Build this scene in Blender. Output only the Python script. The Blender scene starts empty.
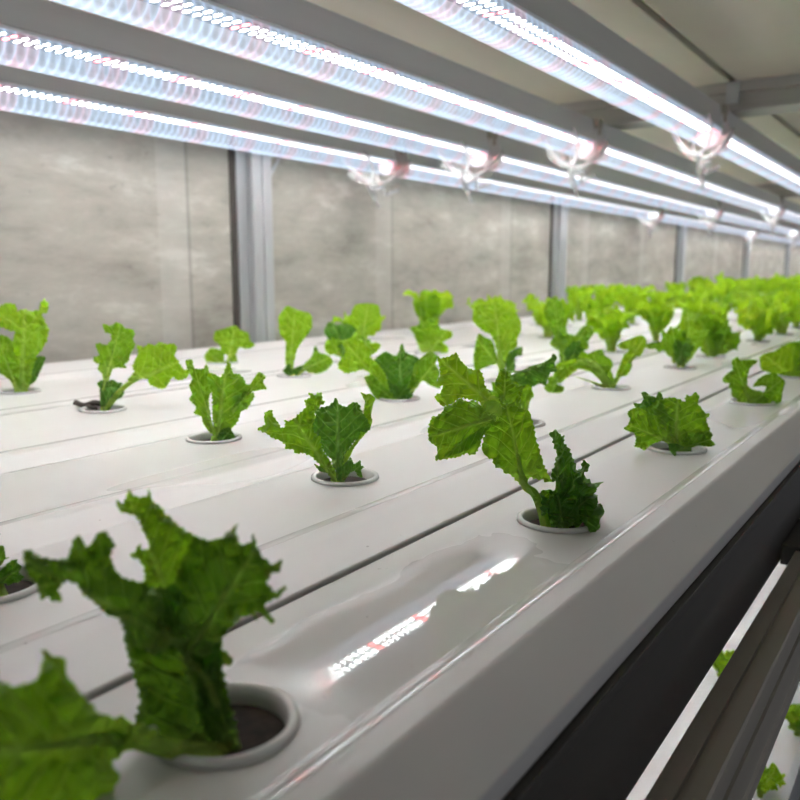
import bpy, bmesh, math, random
from mathutils import Vector, Matrix, noise, geometry

# ------------------------------------------------------------------ units
# One unit = camera height above the channels (10 cm).  Table surface z = 0.
U = 0.1
F = 800.0                                   # focal length in pixels
sc = bpy.context.scene
C = sc.collection
rnd = random.Random(7)

# camera axes (yaw to the left of the channels' direction, slight pitch down)
yc = Vector((565, 127, 800)).normalized()   # channel direction in camera space
zc = Vector((0, 800, -127)).normalized()    # up in camera space
xc = yc.cross(zc)
if xc.x < 0:
    xc = -xc
ROT = Matrix((xc, yc, zc))                  # camera(right,up,fwd) -> world
RIGHT = ROT @ Vector((1, 0, 0))
FWD = ROT @ Vector((0, 0, 1))
DEEP = Vector((FWD.x, FWD.y, 0)).normalized()
UP = Vector((0, 0, 1))
EYE = Vector((0, 0, 1))


def ground(u, v, z=0.0):
    """point of the horizontal plane z (units) seen at pixel (u, v)"""
    r = ROT @ Vector((u - 400, 400 - v, F))
    return EYE + r * ((z - 1.0) / r.z)


def depth_of(p):
    return (ROT.transposed() @ (p - EYE)).z


# ------------------------------------------------------------------ helpers
def link(name, me, mat=None, parent=None):
    o = bpy.data.objects.new(name, me)
    C.objects.link(o)
    if mat is not None and me is not None:
        me.materials.append(mat)
    if parent is not None:
        o.parent = parent
    return o


def from_bm(name, bm, mat, parent=None, smooth=False):
    bmesh.ops.recalc_face_normals(bm, faces=bm.faces)
    me = bpy.data.meshes.new(name)
    bm.to_mesh(me)
    bm.free()
    if smooth:
        for p in me.polygons:
            p.use_smooth = True
    return link(name, me, mat, parent)


def tag(o, label=None, cat=None, group=None, kind=None):
    if label:
        o['label'] = label
    if cat:
        o['category'] = cat
    if group:
        o['group'] = group
    if kind:
        o['kind'] = kind
    return o


def thing(name, loc, label, cat, group=None, rz=0.0):
    o = bpy.data.objects.new(name, None)
    C.objects.link(o)
    o.empty_display_size = 0.02
    o.location = Vector(loc) * U
    o.rotation_euler = (0, 0, rz)
    return tag(o, label, cat, group)


def copy_tree(o, parent=None):
    c = o.copy()
    C.objects.link(c)
    if parent is not None:
        c.parent = parent
    for ch in KIDS.get(o.name, []):
        copy_tree(ch, c)
    return c


KIDS = {}


def note_kids():
    KIDS.clear()
    for o in bpy.data.objects:
        if o.parent:
            KIDS.setdefault(o.parent.name, []).append(o)


def add_box(bm, x0, x1, y0, y1, z0, z1):
    vs = [bm.verts.new(Vector((x, y, z)) * U) for x in (x0, x1) for y in (y0, y1) for z in (z0, z1)]
    for f in ((0, 1, 3, 2), (4, 6, 7, 5), (0, 4, 5, 1), (2, 3, 7, 6), (0, 2, 6, 4), (1, 5, 7, 3)):
        bm.faces.new([vs[i] for i in f])


def box(name, b, mat, parent=None, bevel=0.0):
    bm = bmesh.new()
    add_box(bm, *b)
    if bevel:
        bmesh.ops.bevel(bm, geom=bm.edges[:], offset=bevel * U, segments=2, affect='EDGES', profile=0.6)
    return from_bm(name, bm, mat, parent)


def extrude_y(bm, prof, y0, y1, closed=True, caps=True, ny=1):
    """profile list of (x,z) swept along y"""
    rows = []
    for k in range(ny + 1):
        y = y0 + (y1 - y0) * k / ny
        rows.append([bm.verts.new(Vector((x, y, z)) * U) for x, z in prof])
    n = len(prof)
    for a, b in zip(rows[:-1], rows[1:]):
        for i in range(n if closed else n - 1):
            j = (i + 1) % n
            bm.faces.new((a[i], a[j], b[j], b[i]))
    if caps and closed:
        bm.faces.new(rows[0])
        bm.faces.new(rows[-1][::-1])


def tube(bm, pts, rad, seg=8, closed=False):
    """round tube through points (units); rad number or list"""
    pts = [Vector(p) for p in pts]
    n = len(pts)
    rings = []
    up = Vector((0.13, 0.31, 0.94)).normalized()
    for i, p in enumerate(pts):
        if closed:
            t = pts[(i + 1) % n] - pts[i - 1]
        else:
            t = pts[min(i + 1, n - 1)] - pts[max(i - 1, 0)]
        t.normalize()
        a = t.cross(up)
        if a.length < 1e-3:
            a = t.cross(Vector((1, 0, 0)))
        a.normalize()
        b = t.cross(a)
        r = rad[i] if isinstance(rad, (list, tuple)) else rad
        rings.append([bm.verts.new((p + (a * math.cos(q) + b * math.sin(q)) * r) * U)
                      for q in (2 * math.pi * k / seg for k in range(seg))])
    for i in range(n if closed else n - 1):
        A, B = rings[i], rings[(i + 1) % n]
        for k in range(seg):
            bm.faces.new((A[k], A[(k + 1) % seg], B[(k + 1) % seg], B[k]))
    if not closed:
        bm.faces.new(rings[0][::-1])
        bm.faces.new(rings[-1])


def lathe(bm, prof, seg=32, cx=0, cy=0):
    rings = []
    for r, z in prof:
        rings.append([bm.verts.new(Vector((cx + r * math.cos(q), cy + r * math.sin(q), z)) * U)
                      for q in (2 * math.pi * k / seg for k in range(seg))])
    for A, B in zip(rings[:-1], rings[1:]):
        for k in range(seg):
            bm.faces.new((A[k], A[(k + 1) % seg], B[(k + 1) % seg], B[k]))
    return rings


def smooth_path(pts, n=8):
    """Catmull-Rom through points"""
    P = [Vector(p) for p in pts]
    P = [P[0] * 2 - P[1]] + P + [P[-1] * 2 - P[-2]]
    out = []
    for i in range(1, len(P) - 2):
        for k in range(n):
            t = k / n
            a, b, c, d = P[i - 1], P[i], P[i + 1], P[i + 2]
            out.append(0.5 * ((2 * b) + (c - a) * t + (2 * a - 5 * b + 4 * c - d) * t * t + (3 * b - a - 3 * c + d) * t ** 3))
    out.append(P[-2])
    return out


# ------------------------------------------------------------------ materials
class NT:
    def __init__(self, name):
        self.m = bpy.data.materials.new(name)
        self.m.use_nodes = True
        self.t = self.m.node_tree
        self.t.nodes.clear()
        self.out = self.t.nodes.new('ShaderNodeOutputMaterial')

    def n(self, typ, **kw):
        nd = self.t.nodes.new('ShaderNode' + typ)
        for k, v in kw.items():
            if k in nd.inputs:
                self.set(nd.inputs[k], v)
            else:
                setattr(nd, k, v)
        return nd

    def set(self, sock, v):
        if isinstance(v, bpy.types.NodeSocket):
            self.t.links.new(v, sock)
        elif isinstance(v, (tuple, list)) and sock.type == 'RGBA' and len(v) == 3:
            sock.default_value = (*v, 1)
        else:
            sock.default_value = v

    def math(self, op, a, b=0.0, c=None):
        nd = self.t.nodes.new('ShaderNodeMath')
        nd.operation = op
        self.set(nd.inputs[0], a)
        self.set(nd.inputs[1], b)
        if c is not None:
            self.set(nd.inputs[2], c)
        return nd.outputs[0]

    def mix(self, f, a, b, blend='MIX'):
        nd = self.t.nodes.new('ShaderNodeMix')
        nd.data_type = 'RGBA'
        nd.blend_type = blend
        self.set(nd.inputs[0], f)
        self.set(nd.inputs[6], a)
        self.set(nd.inputs[7], b)
        return nd.outputs[2]

    def ramp(self, f, stops):
        nd = self.t.nodes.new('ShaderNodeValToRGB')
        self.set(nd.inputs[0], f)
        el = nd.color_ramp.elements
        while len(el) < len(stops):
            el.new(0.5)
        for e, (p, c) in zip(el, stops):
            e.position = p
            e.color = (*c, 1) if len(c) == 3 else c
        return nd.outputs[0]

    def coords(self, scale=(1, 1, 1), kind='Object'):
        tc = self.t.nodes.new('ShaderNodeTexCoord')
        mp = self.t.nodes.new('ShaderNodeMapping')
        self.t.links.new(tc.outputs[kind], mp.inputs[0])
        mp.inputs['Scale'].default_value = scale
        return mp.outputs[0]

    def noise(self, vec, scale, detail=3, rough=0.55, dist=0.0):
        nd = self.n('TexNoise')
        self.set(nd.inputs['Vector'], vec)
        nd.inputs['Scale'].default_value = scale
        nd.inputs['Detail'].default_value = detail
        nd.inputs['Roughness'].default_value = rough
        nd.inputs['Distortion'].default_value = dist
        return nd.outputs['Fac']

    def bump(self, h, strength=0.2, dist=0.001):
        nd = self.n('Bump')
        nd.inputs['Strength'].default_value = strength
        nd.inputs['Distance'].default_value = dist
        self.set(nd.inputs['Height'], h)
        return nd.outputs[0]

    def pbsdf(self, **kw):
        nd = self.n('BsdfPrincipled')
        for k, v in kw.items():
            self.set(nd.inputs[k.replace('_', ' ')], v)
        return nd.outputs[0]

    def mixs(self, f, a, b):
        nd = self.n('MixShader')
        self.set(nd.inputs[0], f)
        self.set(nd.inputs[1], a)
        self.set(nd.inputs[2], b)
        return nd.outputs[0]

    def done(self, s):
        self.t.links.new(s, self.out.inputs['Surface'])
        return self.m


def mat_simple(name, col, rough=0.5, metal=0.0, var=0.06, scale=40, spec=0.5, stretch=(1, 1, 1)):
    t = NT(name)
    n = t.noise(t.coords(stretch), scale, 4)
    lo = tuple(max(0, c * (1 - var * 2)) for c in col)
    hi = tuple(min(1, c * (1 + var * 2)) for c in col)
    c = t.ramp(n, [(0.3, lo), (0.7, hi)])
    r = t.math('MULTIPLY_ADD', n, 0.15, rough - 0.07)
    return t.done(t.pbsdf(Base_Color=c, Roughness=r, Metallic=metal, Specular_IOR_Level=spec))


def mat_pvc(name='white_pvc', r0=0.20, r1=0.25, patch=True):
    t = NT(name)
    co = t.coords()
    n1 = t.noise(co, 6, 3)
    n2 = t.noise(co, 160, 2)
    n3 = t.noise(t.coords((1, 0.25, 1)), 9, 2)
    col = t.ramp(n1, [(0.3, (0.575, 0.57, 0.56)), (0.7, (0.635, 0.63, 0.62))])
    # faint smears and specks of dirt
    speck = t.ramp(t.noise(co, 330, 1), [(0.79, (0, 0, 0)), (0.84, (1, 1, 1))])
    col = t.mix(t.math('MULTIPLY', speck, 0.55), col, (0.12, 0.11, 0.09))
    r = t.ramp(n3, [(0.25, (r0,) * 3), (0.72, (r0 + r1,) * 3)])
    if patch:
        sx = t.n('SeparateXYZ')
        t.set(sx.inputs[0], t.coords((1 / U, 1 / U, 1 / U)))
        dx = t.math('DIVIDE', t.math('ABSOLUTE', t.math('ADD', sx.outputs[0], 1.22)), 0.26)
        dy = t.math('DIVIDE', t.math('ABSOLUTE', t.math('SUBTRACT', sx.outputs[1], 1.95)), 0.75)
        mx = t.math('ADD', t.math('MAXIMUM', dx, dy), t.math('MULTIPLY', t.math('SUBTRACT', t.noise(co, 25, 3), 0.5), 0.9))
        mk = t.ramp(mx, [(0.45, (1, 1, 1)), (1.05, (0, 0, 0))])
        r = t.math('MULTIPLY_ADD', mk, -0.50, r)
        r = t.math('MAXIMUM', r, 0.025)
    b = t.bump(t.math('ADD', t.math('MULTIPLY', n3, 1.0), t.math('MULTIPLY', n2, 0.01)), 0.25, 0.0015)
    return t.done(t.pbsdf(Base_Color=col, Roughness=r, Specular_IOR_Level=0.5, Normal=b))


def mat_wall():
    t = NT('stained_grey_panel')
    co = t.coords()
    st = t.noise(t.coords((1, 1.0, 3.0)), 7.0, 8, 0.68, 0.15)      # horizontal smears
    bl = t.noise(t.coords((1, 1.0, 0.8)), 3.0, 4, 0.6)
    col = t.ramp(st, [(0.32, (0.27, 0.255, 0.22)), (0.46, (0.42, 0.405, 0.36)), (0.56, (0.49, 0.475, 0.425)), (0.68, (0.70, 0.69, 0.64))])
    col = t.mix(t.math('MULTIPLY', bl, 0.45), col, (0.47, 0.455, 0.41))
    # vertical taped joints between the panels
    sx = t.n('SeparateXYZ')
    t.set(sx.inputs[0], co)
    y = sx.outputs[1]
    ph = t.math('FRACT', t.math('DIVIDE', t.math('ADD', y, 1.12 * 10 - 0.645), 0.49))
    band = t.math('LESS_THAN', ph, 0.105)
    edge = t.math('LESS_THAN', t.math('ABSOLUTE', t.math('SUBTRACT', ph, 0.106)), 0.006)
    col = t.mix(t.math('MULTIPLY', band, 0.35), col, (0.62, 0.61, 0.575))
    col = t.mix(t.math('MULTIPLY', edge, 0.35), col, (0.14, 0.13, 0.12))
    sp = t.ramp(t.noise(t.coords((1, 1, 1.6)), 55, 2), [(0.70, (0, 0, 0)), (0.78, (1, 1, 1))])
    col = t.mix(t.math('MULTIPLY', sp, 0.35), col, (0.12, 0.11, 0.10))
    return t.done(t.pbsdf(Base_Color=col, Roughness=0.6, Specular_IOR_Level=0.3,
                          Normal=t.bump(st, 0.15, 0.003)))


def mat_ceiling():
    t = NT('ceiling_panel')
    st = t.noise(t.coords((1.0, 0.35, 1)), 5, 5, 0.6, 0.4)
    hz = t.noise(t.coords((1.0, 0.8, 1)), 11, 3, 0.5)
    col = t.ramp(st, [(0.3, (0.73, 0.68, 0.56)), (0.7, (0.86, 0.81, 0.69))])
    w = t.ramp(hz, [(0.62, (0, 0, 0)), (0.78, (1, 1, 1))])
    col = t.mix(t.math('MULTIPLY', w, 0.4), col, (0.75, 0.73, 0.68))
    return t.done(t.pbsdf(Base_Color=col, Roughness=0.42, Specular_IOR_Level=0.4))


def mat_led(name, strength):
    """board with two rows of white diodes, a red group every tenth"""
    t = NT(name)
    sx = t.n('SeparateXYZ')
    t.set(sx.inputs[0], t.coords((1 / U, 1 / U, 1 / U)))
    x, y = sx.outputs[0], sx.outputs[1]
    p = 0.094
    side = t.math('GREATER_THAN', x, 0.0)
    yy = t.math('DIVIDE', t.math('ADD', y, t.math('MULTIPLY', side, 0.0)), p)
    fy = t.math('MULTIPLY', t.math('SUBTRACT', t.math('FRACT', yy), 0.5), p)
    fx = t.math('SUBTRACT', t.math('ABSOLUTE', x), 0.058)
    d = t.math('SQRT', t.math('ADD', t.math('MULTIPLY', fy, t.math('MULTIPLY', fy, 2.78)), t.math('MULTIPLY', fx, t.math('MULTIPLY', fx, 0.51))))
    dot = t.math('LESS_THAN', d, 0.03)
    idx = t.math('FLOOR', t.math('DIVIDE', y, p))
    red = t.math('LESS_THAN', t.math('FRACT', t.math('ADD', t.math('DIVIDE', idx, 9.0), 0.03)), 0.1)
    col = t.mix(red, (0.93, 1.0, 0.975), (1.0, 0.12, 0.12))
    colb = t.mix(red, (0.72, 0.82, 1.0), (1.0, 0.40, 0.45))
    # diodes beam mostly straight down
    gm = t.n('NewGeometry')
    dp = t.n('VectorMath', operation='DOT_PRODUCT')
    t.set(dp.inputs[0], gm.outputs['Normal'])
    t.set(dp.inputs[1], gm.outputs['Incoming'])
    beam = t.math('POWER', t.math('MAXIMUM', t.math('ABSOLUTE', dp.outputs['Value']), 0.02), 1.2)
    e = t.math('MULTIPLY', t.math('MULTIPLY', dot, strength), beam)
    em = t.n('Emission')
    t.set(em.inputs[0], t.mix(dot, colb, col))
    t.set(em.inputs[1], t.math('ADD', e, 0.25))
    geo = t.n('NewGeometry')
    df = t.n('BsdfDiffuse')
    t.set(df.inputs[0], (0.8, 0.8, 0.8))
    return t.done(t.mixs(geo.outputs['Backfacing'], em.outputs[0], df.outputs[0]))


def mat_lens():
    """clear ribbed polycarbonate cover, glowing softly from the strip behind it"""
    t = NT('clear_ribbed_lens')
    co = t.coords((1 / U, 1 / U, 1 / U))
    sx = t.n('SeparateXYZ')
    t.set(sx.inputs[0], co)
    y = sx.outputs[1]
    rib = t.math('POWER', t.math('ABSOLUTE', t.math('SINE', t.math('MULTIPLY', y, math.pi / 0.094))), 0.5)
    idx = t.math('FLOOR', t.math('DIVIDE', y, 0.094))
    ph = t.math('FRACT', t.math('ADD', t.math('DIVIDE', idx, 9.0), 0.08))
    red = t.math('LESS_THAN', ph, 0.2)
    nz = t.noise(t.coords((2, 1, 2)), 60, 2)
    col = t.mix(t.math('MULTIPLY', red, 0.48), (0.62, 0.78, 1.0), (1.0, 0.42, 0.45))
    em = t.n('Emission')
    t.set(em.inputs[0], col)
    low = t.ramp(t.math('MULTIPLY', sx.outputs[2], -4.0), [(0.74, (0, 0, 0)), (0.83, (1, 1, 1))])
    line = t.math('SUBTRACT', 1.0, rib)
    g = t.math('MULTIPLY', t.math('MULTIPLY_ADD', nz, 0.5, 0.45), t.math('MULTIPLY_ADD', line, 1.2, 1.1))
    t.set(em.inputs[1], t.math('MULTIPLY_ADD', low, 0.9, g))
    tl = t.n('BsdfTranslucent')
    t.set(tl.inputs[0], (0.9, 0.93, 1.0))
    gl = t.n('BsdfGlossy')
    gl.inputs['Roughness'].default_value = 0.12
    t.set(gl.inputs['Normal'], t.bump(rib, 0.8, 0.0008))
    tr = t.n('BsdfTransparent')
    haze = t.mixs(0.985, tl.outputs[0], em.outputs[0])
    fr = t.n('Fresnel')
    fr.inputs[0].default_value = 1.35
    a = t.mixs(t.math('MULTIPLY_ADD', rib, -0.25, 0.58), tr.outputs[0], haze)
    bk = t.n('NewGeometry')
    s = t.mixs(t.math('MULTIPLY', t.math('MULTIPLY', fr.outputs[0], 0.5), t.math('SUBTRACT', 1.0, bk.outputs['Backfacing'])), a, gl.outputs[0])
    return t.done(s)


def mat_clear(name, alpha, col=(0.95, 0.95, 0.97), rough=0.15, trl=0.25):
    t = NT(name)
    tr = t.n('BsdfTransparent')
    n = t.noise(t.coords(), 120, 3)
    pb = t.pbsdf(Base_Color=t.ramp(n, [(0.3, tuple(c * 0.88 for c in col)), (0.7, col)]), Roughness=rough, Specular_IOR_Level=0.8)
    tl = t.n('BsdfTranslucent')
    t.set(tl.inputs[0], col)
    return t.done(t.mixs(alpha, tr.outputs[0], t.mixs(trl, pb, tl.outputs[0])))


def mat_cup():
    t = NT('translucent_white_plastic')
    n = t.noise(t.coords(), 90, 2)
    pb = t.pbsdf(Base_Color=t.ramp(n, [(0.3, (0.86, 0.86, 0.84)), (0.7, (0.93, 0.93, 0.91))]), Roughness=0.25, Specular_IOR_Level=0.5)
    tl = t.n('BsdfTranslucent')
    t.set(tl.inputs[0], (0.8, 0.8, 0.77))
    tr = t.n('BsdfTransparent')
    return t.done(t.mixs(0.22, t.mixs(0.12, pb, tl.outputs[0]), tr.outputs[0]))


def mat_leaf(name, blade, deep, rib, glow, tl=0.45):
    t = NT(name)
    uv = t.n('UVMap')
    sx = t.n('SeparateXYZ')
    t.set(sx.inputs[0], uv.outputs[0])
    x = t.math('ABSOLUTE', t.math('SUBTRACT', sx.outputs[0], 0.5))   # 0 at midrib .. .5 at margin
    y = sx.outputs[1]
    co = t.coords((1 / U, 1 / U, 1 / U))
    wob = t.noise(co, 3.0, 2)
    # side veins climbing from the midrib
    ph = t.math('ADD', t.math('SUBTRACT', t.math('MULTIPLY', y, 7.0), t.math('MULTIPLY', x, 6.0)), t.math('MULTIPLY', wob, 2.6))
    tri = t.math('ABSOLUTE', t.math('SUBTRACT', t.math('FRACT', ph), 0.5))
    vein = t.ramp(tri, [(0.02, (1, 1, 1)), (0.10, (0, 0, 0))])
    vein = t.math('MULTIPLY', vein, t.math('SUBTRACT', 0.75, t.math('MULTIPLY', x, 1.3)))
    mid = t.ramp(t.math('ADD', x, t.math('MULTIPLY', y, 0.028)), [(0.020, (1, 1, 1)), (0.055, (0, 0, 0))])
    pet = t.ramp(t.math('ADD', y, t.math('MULTIPLY', x, 0.5)), [(0.12, (1, 1, 1)), (0.5, (0, 0, 0))])
    pale = t.math('MAXIMUM', t.math('MAXIMUM', t.math('MULTIPLY', vein, 0.8), t.math('MULTIPLY', mid, 0.8)), t.math('MULTIPLY', pet, 0.85))
    n = t.noise(co, 5.0, 3)
    base = t.mix(t.ramp(n, [(0.35, (0, 0, 0)), (0.68, (1, 1, 1))]), deep, blade)
    col = t.mix(pale, base, rib)
    tcol = t.mix(pale, glow, tuple(min(1, c * 1.15 + 0.05) for c in glow))
    blist = t.noise(co, 11.0, 2)
    vo = t.n('TexVoronoi', feature='DISTANCE_TO_EDGE')
    wv = t.n('VectorMath', operation='ADD')
    t.set(wv.inputs[0], co)
    nzc = t.n('TexNoise')
    t.set(nzc.inputs['Vector'], co)
    nzc.inputs['Scale'].default_value = 6.0
    sc_ = t.n('VectorMath', operation='SCALE')
    t.set(sc_.inputs[0], nzc.outputs['Color'])
    sc_.inputs['Scale'].default_value = 0.12
    t.set(wv.inputs[1], sc_.outputs[0])
    t.set(vo.inputs['Vector'], wv.outputs[0])
    vo.inputs['Scale'].default_value = 13.0
    cell = t.ramp(vo.outputs['Distance'], [(0.0, (0, 0, 0)), (0.30, (1, 1, 1))])
    blist = t.math('ADD', t.math('MULTIPLY', blist, 0.5), t.math('MULTIPLY', cell, 0.55))
    col = t.mix(t.math('MULTIPLY', t.math('SUBTRACT', 1.0, cell), 0.35), col, t.mix(0.5, col, rib))
    bp = t.bump(t.math('SUBTRACT', t.math('MULTIPLY', blist, 1.0), t.math('MULTIPLY', pale, 0.5)), 0.9, 0.0045)
    pb = t.pbsdf(Base_Color=col, Roughness=0.42, Specular_IOR_Level=0.38, Normal=bp)
    tr = t.n('BsdfTranslucent')
    t.set(tr.inputs[0], tcol)
    t.set(tr.inputs['Normal'], bp)
    return t.done(t.mixs(tl, pb, tr.outputs[0]))


M = {}
M['pvc'] = mat_pvc()
M['pvc_gloss'] = mat_pvc('white_pvc_edge', 0.02, 0.05, False)
M['wall'] = mat_wall()
M['ceil'] = mat_ceiling()
M['led'] = mat_led('led_board', 142.0)
M['lens'] = mat_lens()
M['housing'] = mat_simple('grey_housing', (0.62, 0.63, 0.65), 0.4, 0.0, 0.04, 25, 0.5, (1, 0.1, 1))
M['cap'] = mat_clear('milky_end_cap', 0.8, (0.85, 0.80, 0.82), 0.3)
M['clear'] = mat_clear('clear_plastic_band', 0.5)
M['film'] = mat_clear('clear_plastic_film', 0.22, (0.93, 0.95, 0.95), 0.1, 0.08)
M['alu'] = mat_simple('brushed_aluminium', (0.56, 0.58, 0.60), 0.38, 0.35, 0.06, 30, 0.5, (1, 1, 0.06))
M['alu_beam'] = mat_simple('beam_aluminium', (0.50, 0.49, 0.46), 0.42, 0.2, 0.06, 30, 0.5, (0.06, 1, 1))
M['rail'] = mat_simple('dull_aluminium_rail', (0.36, 0.335, 0.295), 0.42, 0.2, 0.08, 30, 0.5, (1, 0.05, 1))
M['dark'] = mat_simple('dark_frame', (0.045, 0.041, 0.036), 0.45, 0.0, 0.08, 20, 0.4, (1, 0.05, 1))
M['gap'] = mat_simple('ceiling_gap_post_shadow', (0.07, 0.062, 0.055), 0.8)  # ceiling joints, and the painted shadow beside the wall posts
M['gap_shade'] = mat_simple('brown_gap_shade', (0.035, 0.027, 0.022), 0.8, 0, 0.1, 40, 0.1)  # shade between the channels, put into a dark brown colour
M['cup'] = mat_cup()
M['sponge'] = mat_simple('wet_dark_sponge', (0.030, 0.022, 0.016), 0.8, 0, 0.3, 200, 0.15)
M['root'] = mat_simple('dry_root', (0.06, 0.05, 0.042), 0.8, 0, 0.3, 200)
M['floor'] = mat_simple('dark_floor', (0.10, 0.098, 0.095), 0.6)
M['steel'] = mat_simple('steel_bolt', (0.12, 0.11, 0.10), 0.35, 0.6)
M['leaf'] = mat_leaf('lettuce_leaf', (0.15, 0.40, 0.012), (0.075, 0.26, 0.008), (0.50, 0.66, 0.13), (0.34, 0.66, 0.012))
M['leaf_bright'] = mat_leaf('young_lettuce_leaf', (0.24, 0.52, 0.015), (0.14, 0.40, 0.010), (0.52, 0.67, 0.14), (0.44, 0.74, 0.015), 0.5)
M['leaf_far'] = mat_leaf('yellow_green_lettuce_leaf', (0.33, 0.62, 0.02), (0.22, 0.52, 0.012), (0.60, 0.75, 0.18), (0.58, 0.88, 0.02), 0.52)  # brighter yellow-green leaf colour, used on the copied plants
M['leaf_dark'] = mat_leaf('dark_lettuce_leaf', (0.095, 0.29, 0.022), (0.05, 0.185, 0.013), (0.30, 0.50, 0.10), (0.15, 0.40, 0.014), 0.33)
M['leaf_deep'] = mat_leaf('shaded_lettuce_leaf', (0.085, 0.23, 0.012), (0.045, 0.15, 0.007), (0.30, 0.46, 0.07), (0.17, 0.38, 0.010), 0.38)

# ------------------------------------------------------------------ leaves
def spike(x):
    """pointed teeth with round notches between them"""
    return (1.0 - abs(math.sin(x))) ** 1.6


def leaf_mesh(name, mat, spine, width, side, pet=0.25, spread=105, teeth=11, amp=0.26, ruffle=0.10,
              cup=0.25, seed=0, nt=12, ns=96, petw=0.10, flare=0.0, ob=0.42, big=0):
    if not big:
        teeth, amp, ruffle, ns = teeth * 2.1, amp * 0.48, ruffle * 1.35, int(ns * 1.6)
    """One lettuce leaf: solid tapering midrib and an obovate frilled blade with toothed margin.
    spine: 3 points (units, local), width: blade width (units), side: direction across the leaf."""
    r = random.Random(seed)
    P0, Pm, P2 = [Vector(p) for p in spine]
    Pc = Pm * 2 - (P0 + P2) * 0.5
    def bez(t):
        return P0 * (1 - t) ** 2 + Pc * 2 * t * (1 - t) + P2 * t * t
    def dbez(t):
        return ((Pc - P0) * (1 - t) + (P2 - Pc) * t) * 2
    N = 40
    cum = [0.0]
    for i in range(N):
        cum.append(cum[-1] + (bez((i + 1) / N) - bez(i / N)).length)
    L = cum[-1]
    def at(q):
        if q <= 0:
            t = 0.0
        elif q >= L:
            tg = dbez(1).normalized()
            return P2 + tg * (q - L), tg
        else:
            lo = 0
            while cum[lo + 1] < q:
                lo += 1
            t = (lo + (q - cum[lo]) / (cum[lo + 1] - cum[lo])) / N
        return bez(t), dbez(t).normalized()
    side = Vector(side).normalized()
    lp = L * pet
    lb = (L - lp) * 0.97
    W = width * 0.5
    pw = min(0.055, petw * width * 0.5 + 0.010)
    ph = [r.uniform(0, 6.28) for _ in range(8)]
    nmax = 1.0
    wmax = max(math.sin(f) * (1 + ob * math.cos(f)) for f in (math.pi * i / 60 for i in range(61)))
    def outline(q):
        f = abs(q) * math.pi
        x = math.copysign(W * math.sin(f) * (1 + ob * math.cos(f)) / wmax, q)
        y = lb * (0.5 + 0.5 * math.cos(f))
        cy = lb * 0.42
        g = math.sin(min(f, math.pi - 0.12) * 0.5 + 0.06)          # margin weight
        env = max(0.0, min(1.0, (math.pi - f) / 0.9))
        w1 = q + 0.035 * math.sin(9 * q + ph[0]) + 0.02 * math.sin(21 * q + ph[1])
        lob = 0.13 * math.sin(7.0 * q + ph[2]) + 0.09 * math.sin(13.0 * q + ph[3])
        irr = 0.6 + 0.4 * math.sin(17 * q + ph[4])
        sp = amp * irr * (spike(w1 * teeth * math.pi * 0.62 + ph[5]) - 0.3) + amp * 0.42 * (spike(w1 * teeth * 1.55 * math.pi + ph[6]) - 0.3)
        k = 1 + (lob * 0.8 + sp) * env
        return x * k, cy + (y - cy) * k
    bm = bmesh.new()
    uvl = bm.loops.layers.uv.new('UVMap')
    data = {}
    f1, f2, f3 = r.uniform(15, 20), r.uniform(30, 38), r.uniform(6, 9)
    rows = []
    for i in range(nt + 1):
        tau = i / nt
        row = []
        for j in range(ns + 1):
            q = -1 + 2 * j / ns
            ox, oy = outline(q)
            yi = lb * 0.80 * (0.5 + 0.5 * math.cos(abs(q) * math.pi)) if i < nt or True else oy
            e = tau ** 0.95
            x = ox * e
            y = lp + yi + (oy - yi) * e
            p, tg = at(max(y, 0.015))
            sd = (side - tg * side.dot(tg)).normalized()
            nm = tg.cross(sd)
            xn = x / W
            h = cup * W * xn * xn
            env = max(0.15, min(1.0, (1 - abs(q)) * 2.2))
            rf = ruffle * (tau ** 1.9) * env
            h += rf * (0.75 * math.sin(q * f1 + ph[0]) + 0.5 * math.sin(q * f2 + ph[1] + tau * 2) + 0.8 * math.sin(q * f3 + ph[7]))
            h += noise.noise(Vector((x * 2.3 + seed * 3.1, y * 2.3, seed * 1.7))) * 0.16 * W * min(1, tau * 2)
            h += 0.022 * noise.noise(Vector((x * 13 + seed, y * 13, 3.3))) * min(1, tau * 3)
            # the margin is also pushed sideways, so frills fold over each other
            along = rf * 0.35 * math.sin(q * f2 + ph[2])
            v = bm.verts.new((p + sd * x + nm * h + tg * along) * U)
            data[v] = (0.5 + 0.5 * max(-1, min(1, x / (W * 1.25))), max(y, 0) / (L * 1.12))
            row.append(v)
        rows.append(row)
    for A, B in zip(rows[:-1], rows[1:]):
        for j in range(ns):
            f = bm.faces.new((A[j], A[j + 1], B[j + 1], B[j]))
            f.smooth = True
            for lv in f.loops:
                lv[uvl].uv = data[lv.vert]
    # solid petiole and midrib
    rings = []
    nr = 14
    for i in range(nr + 1):
        t = i / nr
        y = t * (lp + lb * 0.72)
        p, tg = at(y)
        sd = (side - tg * side.dot(tg)).normalized()
        nm = tg.cross(sd)
        ww = pw * (1.15 - 0.25 * min(1, y / max(lp, 1e-4))) if y < lp else pw * 0.9 * max(0.10, 1 - (y - lp) / (lb * 0.66)) ** 2.2
        hh = 0.022 * noise.noise(Vector((seed, y * 13, 3.3))) * 0
        ring = []
        for k in range(8):
            a = 2 * math.pi * k / 8
            v = bm.verts.new((p + sd * ww * math.cos(a) + nm * ww * (0.55 * math.sin(a)) ) * U)
            data[v] = (0.5 + 0.012 * math.cos(a), 0.75 * y / (L * 1.12))
            ring.append(v)
        rings.append(ring)
    for A, B in zip(rings[:-1], rings[1:]):
        for k in range(8):
            f = bm.faces.new((A[k], A[(k + 1) % 8], B[(k + 1) % 8], B[k]))
            f.smooth = True
            for lv in f.loops:
                lv[uvl].uv = data[lv.vert]
    bmesh.ops.remove_doubles(bm, verts=[v for v in rows[0]], dist=1e-7)
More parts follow.
